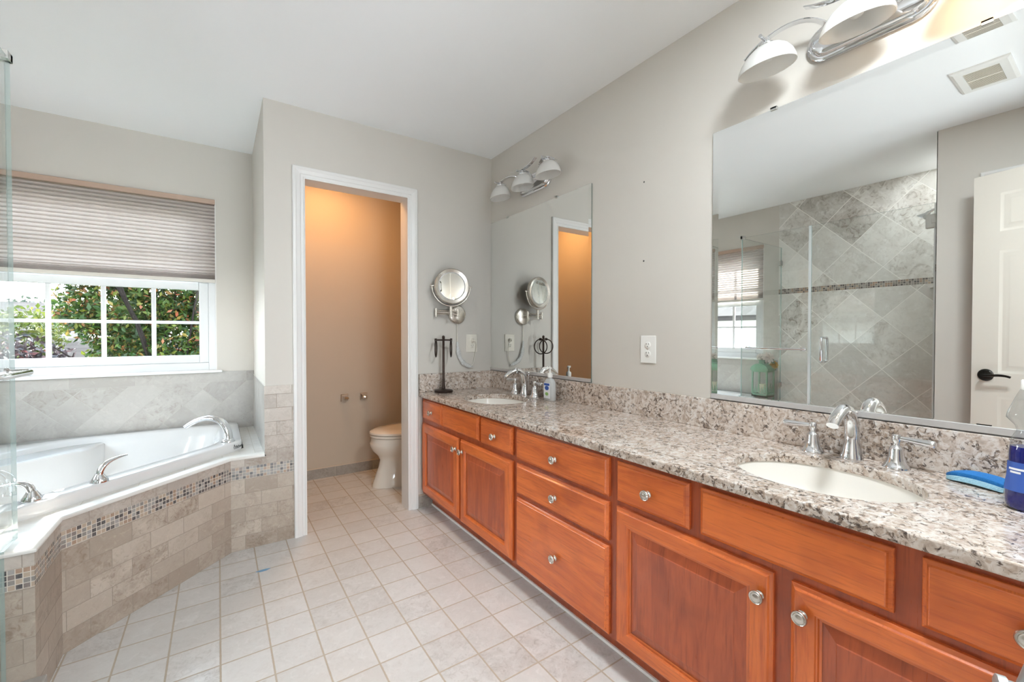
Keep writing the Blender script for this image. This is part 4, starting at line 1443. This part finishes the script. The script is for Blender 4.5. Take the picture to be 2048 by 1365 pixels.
HX, HY = -1.735, -.10
ang = math.atan2(.60, -.155)
rd = bpy.data.objects.new('open_door', None); COL.objects.link(rd)
tag(rd, 'open white six-panel door with black lever handle seen at the right of the large mirror', 'door')
b = six_panel(rd, .66, 2.03, .035)
o = b.build('door_slab', 'door', rd, 40)
b = MB()
for s, yb in ((-1, 0), (1, .035)):
    b.lathe((.60, yb, .915), [(.034, 0), (.033, .005), (.026, .009), (.012, .011), (.011, .045), (.013, .050)], 26, (0, s, 0))
    b.tube(bez((.60, yb + s * .046, .915), (.57, yb + s * .052, .908), (.53, yb + s * .050, .930), (.485, yb + s * .046, .912), 12), lambda k: .0085 - .0025 * k, 10)
b.build('lever_handle', 'black_metal', rd, 50)
rd.location = (HX, HY, .012); rd.rotation_euler = (0, 0, ang)

# closet door with casing on the wall beside the shower
cd = bpy.data.objects.new('door_2', None); COL.objects.link(cd); struct(cd, 'white cased door in the wall beside the shower'); cd.location = (XO, .2, 0)
casing(-.06, .477, 2.048, XO, 1, cd, x_axis=False)
b = six_panel(None, .537, 2.04, .03)
for v in b.bm.verts:
    x, y, z = v.co
    v.co = Vector((XO - .004 + (y - .03 + .012), -.06 + x, z + .004))
b.build('closet_leaf', 'door', cd, 40)

# ================================================================== exhaust vent in the ceiling
vt = thing('ceiling_vent', (-1.48, .445, HC), 'white rectangular exhaust vent grille in the ceiling, seen in the large mirror', 'vent')
b = MB()
x0, x1, y0, y1 = -1.630, -1.334, .344, .546
lp = []
for i, z in ((0, HC), (0, HC - .008), (.012, HC - .014), (.040, HC - .014), (.042, HC - .004)):
    lp.append([(x0 + i, y0 + i, z), (x1 - i, y0 + i, z), (x1 - i, y1 - i, z), (x0 + i, y1 - i, z)])
b.loft(lp, 0, False, False)
b.build('frame', 'plastic', vt)
b = MB(); b.box(x0 + .04, x1 - .04, y0 + .04, y1 - .04, HC - .0035, HC - .002); b.build('dark_duct', 'slot', vt)
b = MB()
n = 18
for k in range(n):
    x = x0 + .046 + (x1 - x0 - .092) * k / (n - 1)
    b.box(x - .0022, x + .0022, y0 + .041, y1 - .041, HC - .013, HC - .005)
b.box((x0 + x1) / 2 - .004, (x0 + x1) / 2 + .004, y0 + .041, y1 - .041, HC - .014, HC - .006)
b.build('louvres', 'ivory', vt)

# ================================================================== lantern on the tub deck (seen in the large mirror)
MAT['green_tin'] = plain('green_painted_tin', (.14, .30, .20), .35)
MAT['wax'] = plain('cream_wax', (.82, .74, .60), .5, Subsurface_Weight=.2)
ln = thing('candle_lantern', (-2.82, 2.11, ZD + .001), 'green tin lantern with pine tree cut-outs on the tub deck, seen in the large mirror', 'lantern')
lx0, lx1, ly0, ly1, lz0, lz1 = -2.895, -2.745, 2.035, 2.185, ZD + .045, .800
b = MB()
for x in (lx0, lx1 - .014):
    for y in (ly0, ly1 - .014): b.box(x, x + .014, y, y + .014, ZD + .001, lz1)
b.box(lx0, lx1, ly0, ly1, lz0, lz0 + .014)
for x in (lx0, lx1 - .010): b.box(x, x + .010, ly0, ly1, lz1 - .016, lz1); b.box(x, x + .010, ly0, ly1, lz0, lz0 + .030)
for y in (ly0, ly1 - .010): b.box(lx0, lx1, y, y + .010, lz1 - .016, lz1); b.box(lx0, lx1, y, y + .010, lz0, lz0 + .030)
b.build('lantern_frame', 'green_tin', ln, bevel=.0015)
b = MB()
# tin pine trees standing along the front and side faces
def pine(cx_, w, h, face):
    pts = []
    lv = 4
    z = lz0 + .028
    right = [(.012 * 1, z)]
    for k in range(lv):
        f = 1 - k / lv
        right += [(w * f, z + h * (.12 + .88 * k / lv)), (w * f * .5, z + h * (.12 + .88 * (k + .75) / lv))]
    prof = [(w * .12, z)] + [(w * .12, z + h * .1)] + right[1:-1] + [(0, z + h)]
    outl = [(a, q) for a, q in prof] + [(-a, q) for a, q in prof[-2::-1]]
    if face == 'front': b.loft([[(lx1 - .004, cx_ + a, q) for a, q in outl], [(lx1 - .0025, cx_ + a, q) for a, q in outl]])
    else: b.loft([[(cx_ + a, ly0 + .004, q) for a, q in outl], [(cx_ + a, ly0 + .0025, q) for a, q in outl]])
for u, w, h in ((.028, .016, .10), (.052, .012, .075), (.082, .018, .115), (.112, .014, .085), (.132, .011, .06)):
    pine(ly0 + u, w, h, 'front'); pine(lx0 + u, w, h, 'side')
b.build('pine_cutouts', 'green_tin', ln)
b = MB()
b.box(lx0 + .003, lx0 + .005, ly0 + .012, ly1 - .012, lz0 + .02, lz1 - .01); b.box(lx1 - .008, lx1 - .006, ly0 + .012, ly1 - .012, lz0 + .02, lz1 - .01)
b.box(lx0 + .012, lx1 - .012, ly0 + .006, ly0 + .008, lz0 + .02, lz1 - .01)
b.build('panes', 'glass', ln)
b = MB()
n = 12
lp = []
hw = (ly1 - ly0) / 2 + .010
xm, ym = (lx0 + lx1) / 2, (ly0 + ly1) / 2
for k in range(n + 1):
    a = PI * k / n
    lp.append((ym - hw * math.cos(a), lz1 + .068 * math.sin(a)))
b.prism(lp, lx0 - .010, lx1 + .010, 'yz')
b.box(xm - .030, xm + .030, ym - .026, ym + .026, lz1 + .062, lz1 + .095)
b.box(xm - .036, xm + .036, ym - .032, ym + .032, lz1 + .095, lz1 + .101)
b.build('arched_roof', 'green_tin', ln, 40)
b = MB(); b.ring((xm, ym, lz1 + .118), .022, .0028, 'x', 28); b.build('carry_ring', 'green_tin', ln, 60)
ca = thing('pillar_candle', (-2.80, 2.105, lz0 + .014), 'cream pillar candle inside the green lantern', 'candle')
b = MB(); b.lathe((-2.805, 2.100, lz0 + .0145), [(.034, 0), (.035, .003), (.035, .104), (.032, .108), (.022, .105), (.004, .104)], 28); b.build('wax', 'wax', ca, 50)
b = MB(); b.tube([(-2.805, 2.100, lz0 + .117), (-2.804, 2.100, lz0 + .126), (-2.802, 2.101, lz0 + .132)], .0012, 6); b.build('wick', 'slot', ca)
# artificial flowers tied to the lantern ring
MAT['petal_white'] = plain('blush_white_petals', (.80, .72, .68), .7)
MAT['petal_gold'] = plain('gold_petals', (.72, .48, .16), .7)
MAT['leaf'] = plain('silk_leaf', (.10, .20, .10), .6)
fb = thing('flower_spray', (-2.86, 2.07, .93), 'blush white and gold artificial flowers on top of the green lantern', 'flowers')
random.seed(8)
def bloom(c, r, mat, name, n=3):
    b = MB(); c = Vector(c)
    for ringi in range(n):
        m = 6 + ringi * 2
        for k in range(m):
            a = 2 * PI * (k + .5 * ringi) / m
            out = Vector((math.sin(a) * .35 + .5, math.cos(a), math.sin(a))).normalized()
            out = (Vector((0, math.cos(a), math.sin(a))) * (.45 + .28 * ringi) + Vector((.6 - .25 * ringi, 0, 0))).normalized()
            sd_ = out.cross(Vector((1, 0, 0))).normalized()
            L = r * (.6 + .2 * ringi)
            pts = [c + out * L * .1, c + out * L * .55 + sd_ * r * .26, c + out * L + sd_ * r * .10 + Vector((.01, 0, 0)), c + out * L - sd_ * r * .10 + Vector((.01, 0, 0)), c + out * L * .55 - sd_ * r * .26]
            b.loft([pts, [p - out.cross(sd_) * .0012 for p in pts]])
    return b.build(name, mat, fb)
bloom((-2.815, 2.055, .925), .060, 'petal_white', 'white_bloom')
bloom((-2.83, 2.135, .925), .042, 'petal_white', 'white_bloom')
bloom((-2.86, 2.024, .855), .045, 'petal_gold', 'gold_bloom')
b = MB()
for (x, y, z, dx, dy, dz) in ((-2.83, 2.07, .90, .0, .08, .03), (-2.83, 2.05, .90, .0, -.05, -.03), (-2.84, 2.03, .87, 0, .0, .07), (-2.83, 2.09, .90, .0, .03, .07)):
    p, d = Vector((x, y, z)), Vector((dx, dy, dz)); s = d.cross(Vector((1, 0, 0))).normalized() * .013
    pts = [p, p + d * .5 + s, p + d, p + d * .5 - s]; b.loft([pts, [q + Vector((.0015, 0, 0)) for q in pts]])
b.tube([(-2.82, 2.11, lz1 + .099), (-2.825, 2.08, .905), (-2.84, 2.05, .90), (-2.86, 2.03, .86)], .003, 8)
b.build('leaves', 'leaf', fb)

# ================================================================== leaning pole in the near right corner
MAT['pale_metal'] = plain('pale_grey_metal', (.42, .45, .45), .35, .5)
st = thing('leaning_pole', (-.9, .242, 0), 'slender pale grey metal pole with side knob, cut by the lower right corner', 'pole')
def pl(z): return Vector((-.9, .058 - .23 * (z - .77), z))
b = MB(); b.tube([pl(.004), pl(1.2)], .0125, 16); b.build('pole', 'pale_metal', st, 50)
b = MB(); b.lathe(pl(.738), [(.009, 0), (.009, .016), (.012, .018), (.012, .026), (.008, .028)], 18, (-.35, .93, .0)); b.build('clamp_knob', 'pale_metal', st, 50)
b = MB(); b.lathe(pl(.0), [(.02, 0), (.02, .02), (.014, .03)], 18); b.build('rubber_foot', 'slot', st, 50)

# ================================================================== garden and neighbours outside the windows
def leaf_mat(name, stops, rough=.45, trans=.35):
    t = NT(name)
    g = t.n('ShaderNodeNewGeometry')
    c = t.ramp(g.outputs['Random Per Island'], stops)
    d = t.n('ShaderNodeBsdfPrincipled'); t.set(d.inputs['Base Color'], c); d.inputs['Roughness'].default_value = rough
    d.inputs['Specular IOR Level'].default_value = .18
    tr = t.n('ShaderNodeBsdfTranslucent'); t.set(tr.inputs[0], c)
    mx = t.n('ShaderNodeMixShader'); mx.inputs[0].default_value = trans
    t.t.links.new(d.outputs[0], mx.inputs[1]); t.t.links.new(tr.outputs[0], mx.inputs[2]); t.t.links.new(mx.outputs[0], t.out.inputs['Surface'])
    return t.mat


MAT['leaf_green'] = leaf_mat('turning_green_leaves', [(0, (.008, .018, .004)), (.40, (.014, .034, .005)), (.68, (.034, .056, .008)), (.85, (.075, .080, .012)), (.94, (.12, .058, .02)), (1, (.14, .04, .02))])
MAT['leaf_purple'] = leaf_mat('purple_leaves', [(0, (.006, .004, .0045)), (.6, (.013, .008, .009)), (.93, (.03, .02, .022)), (1, (.13, .022, .016))])
MAT['leaf_lime'] = leaf_mat('lime_leaves', [(0, (.022, .033, .005)), (.6, (.045, .056, .009)), (1, (.07, .07, .015))])
MAT['leaf_far'] = leaf_mat('distant_leaves', [(0, (.012, .018, .013)), (1, (.03, .04, .028))])
MAT['bark'] = plain('grey_bark', (.009, .0075, .007), .95, Specular_IOR_Level=0.0)
MAT['grass'] = plain('lawn', (.018, .028, .010), .95, Specular_IOR_Level=0.0)


def shingles(name, light, dark):
    t = NT(name)
    p = t.sep(t.uv())
    row = t.m('DIVIDE', p[1], .13)
    fr = t.m('FRACT', row)
    sh_ = t.m('DIVIDE', t.m('ADD', p[0], t.m('MULTIPLY', t.m('FLOOR', row), .17)), .30)
    wn = t.n('ShaderNodeTexWhiteNoise'); wn.noise_dimensions = '2D'; t.set(wn.inputs['Vector'], t.vec(t.m('FLOOR', sh_), t.m('FLOOR', row)))
    c = t.mix(wn.outputs['Value'], light, dark)
    c = t.mix(t.ramp(fr, [(0.0, 1.0), (.12, 0.0)]), c, tuple(x * .35 for x in dark))
    return t.principled(c, .9, Specular_IOR_Level=0.03)


def siding(name, col):
    t = NT(name)
    fr = t.m('FRACT', t.m('DIVIDE', t.sep(t.uv())[1], .155))
    c = t.mix(t.ramp(fr, [(0.0, 1.0), (.07, 0.0)]), col, tuple(x * .55 for x in col))
    return t.principled(c, .6)


MAT['shingle'] = shingles('grey_brown_shingles', (.030, .027, .026), (.019, .017, .0165))
MAT['siding'] = siding('white_lap_siding', (.75, .76, .76))
MAT['far_wall'] = plain('pale_house_wall', (.09, .09, .095), .7)
GZ = -3.2
b = MB(); b.box(-40, 30, 3.9, 90, GZ - .5, GZ); b.box(-40, XL - .4, -20, 3.9, GZ - .5, GZ)
struct(b.build('ground', 'grass'))


def foliage(root, name, mat, blobs, n, size, seed):
    rng = np.random.default_rng(seed)
    per = np.array([r[3] * r[4] * r[5] for r in blobs]) ** .75
    cnt = (per / per.sum() * n).astype(int)
    vs, fs = [], []
    for (cx_, cy_, cz_, rx, ry, rz), m in zip(blobs, cnt):
        d = rng.normal(size=(m, 3)); d /= np.linalg.norm(d, axis=1)[:, None]
        rad = rng.uniform(.25, 1.0, m) ** .5
        P_ = np.c_[cx_ + d[:, 0] * rx * rad, cy_ + d[:, 1] * ry * rad, cz_ + d[:, 2] * rz * rad]
        a = rng.normal(size=(m, 3)); a[:, 2] -= .4; a /= np.linalg.norm(a, axis=1)[:, None]
        q = rng.normal(size=(m, 3)); q = np.cross(a, q); q /= np.linalg.norm(q, axis=1)[:, None]
        nn = np.cross(a, q)
        s = size * rng.uniform(.6, 1.35, m)[:, None]
        V4 = np.stack([P_, P_ + a * s * .5 + q * s * .24 + nn * s * .06, P_ + a * s, P_ + a * s * .5 - q * s * .24 + nn * s * .06], 1).reshape(-1, 3)
        base = sum(len(v) for v in vs)
        vs.append(V4); fs.append(np.arange(4 * m).reshape(-1, 4) + base)
    V = np.concatenate(vs); F = np.concatenate(fs)
    V = V - np.array(root.location)
    me = bpy.data.meshes.new(name); me.from_pydata(V.tolist(), [], F.tolist()); me.materials.append(MAT[mat])
    o = bpy.data.objects.new(name, me); COL.objects.link(o); o.parent = root
    o['kind'] = 'stuff'
    return o


def tree(name, label, base, trunk, branches, mat, blobs, n, size, seed, group=None, cat='tree'):
    root = thing(name, base, label, cat, group)
    foliage(root, 'foliage', mat, blobs, n, size, seed)
    b = MB(); b.tube(trunk, lambda k: .042 - .022 * k, 10)
    for br in branches: b.tube(br, lambda k: .022 - .014 * k, 8)
    b.build('trunk', 'bark', root, 60)
    return root


tree('leafy_tree', 'big green tree with turning orange leaves just outside the window', (-2.4, 8.6, GZ),
     [(-2.4, 8.6, GZ), (-2.40, 8.6, -1.0), (-2.45, 8.3, .6), (-2.60, 8.0, 1.3), (-2.95, 8.0, 2.2), (-3.2, 8.2, 3.2)],
     [[(-2.42, 8.4, .3), (-2.56, 7.95, 1.1), (-2.80, 7.9, 2.0)], [(-2.42, 8.5, -.1), (-2.05, 8.1, .9), (-1.95, 8.0, 1.6), (-1.8, 8.3, 2.4)], [(-2.45, 8.5, .6), (-2.2, 8.5, 1.8), (-2.3, 8.8, 3.2)], [(-2.42, 8.5, -.3), (-3.0, 8.0, .6), (-3.4, 7.8, 1.0)]],
     'leaf_green', [(-2.15, 8.7, .85, .80, .8, .95), (-2.85, 8.6, 1.55, .62, .6, .45), (-2.72, 8.5, .95, .42, .5, .32), (-3.35, 8.5, 1.55, .26, .4, .34), (-2.0, 8.8, 2.25, 1.3, 1.0, .8), (-3.1, 8.5, 2.15, .65, .5, .35), (-2.8, 8.8, 3.1, 1.4, 1.0, .8), (-1.2, 8.9, 1.2, 1.0, 1.0, 1.5), (-3.05, 8.4, 1.25, .30, .4, .28), (-3.02, 8.5, .80, .24, .4, .20), (-2.2, 9.5, 1.1, .9, .4, .95), (-2.75, 9.6, 1.5, .6, .35, .42)], 46000, .085, 3)
tree('purple_tree', 'dark purple leaved tree outside, in the lower left panes of the window', (-4.6, 12.0, GZ),
     [(-4.6, 12.0, GZ), (-4.6, 12.0, -1.0), (-4.7, 12.0, .3)], [[(-4.6, 12, -.6), (-4.2, 11.9, .1), (-4.0, 11.8, .8)], [(-4.6, 12, -.6), (-5.1, 12, .2), (-5.4, 12, .9)]],
     'leaf_purple', [(-4.85, 12.0, .15, 1.0, .9, 1.05), (-5.6, 12.3, .1, 1.2, 1.0, 1.1)], 5200, .13, 5)
tree('lime_shrub', 'yellow green tree outside, above the purple one in the left panes', (-6.2, 17.0, GZ),
     [(-6.2, 17.0, GZ), (-6.2, 17.0, .6)], [], 'leaf_lime', [(-6.1, 17.0, 1.1, 1.0, .9, .85), (-6.9, 17.3, 1.1, .9, .9, .9)], 2600, .16, 6)
for i, (x, y, z, r) in enumerate(((-6.2, 34, 2.0, 1.2), (-11.5, 39, 2.2, 1.6), (-17.0, 41, 2.0, 1.8))):
    tree('distant_tree', ('hazy green tree on the skyline nearest the leafy tree', 'hazy green tree on the skyline above the lime one', 'hazy green tree on the skyline at the far left of the window')[i], (x, y, GZ),
         [(x, y, GZ), (x, y, z)], [], 'leaf_far', [(x, y, z, r, r, r * .8), (x + r * .6, y, z - .6, r * .7, r, r * .6)], 900, .4, 20 + i, 'skyline trees')


def house(name, label, x0, x1, y0, y1, zw, zr, wall, ridge='x', cat='house'):
    root = thing(name, ((x0 + x1) / 2, (y0 + y1) / 2, GZ), label, cat)
    b = MB(); b.box(x0, x1, y0, y1, GZ, zw); b.build('house_wall', wall, root)
    b = MB(); e = .35
    if ridge == 'x':
        ym = (y0 + y1) / 2
        b.prism([(y0 - e, zw - .12), (ym, zr), (y1 + e, zw - .12), (y1 + e, zw), (ym, zr + .14), (y0 - e, zw)], x0 - e, x1 + e, 'yz')
    else:
        xm = (x0 + x1) / 2
        b.prism([(x0 - e, zw - .12), (xm, zr), (x1 + e, zw - .12), (x1 + e, zw), (xm, zr + .14), (x0 - e, zw)], y0 - e, y1 + e, 'xz')
    b.build('shingle_roof', 'shingle', root)
    return root


house('neighbour_house', 'house with pale grey shingle roof seen below the leafy tree', -5.6, 1.5, 15.5, 22.0, -1.6, .9, 'far_wall')
house('distant_house', 'distant dark roofed house on the skyline in the left panes', -10.8, -7.6, 28, 33, 1.35, 2.6, 'far_wall')
sdh = house('siding_house', 'white sided neighbour house outside the side window, seen in the large mirror', -17.0, -8.6, 2.0, 14.0, 1.6, 3.6, 'siding', 'y')
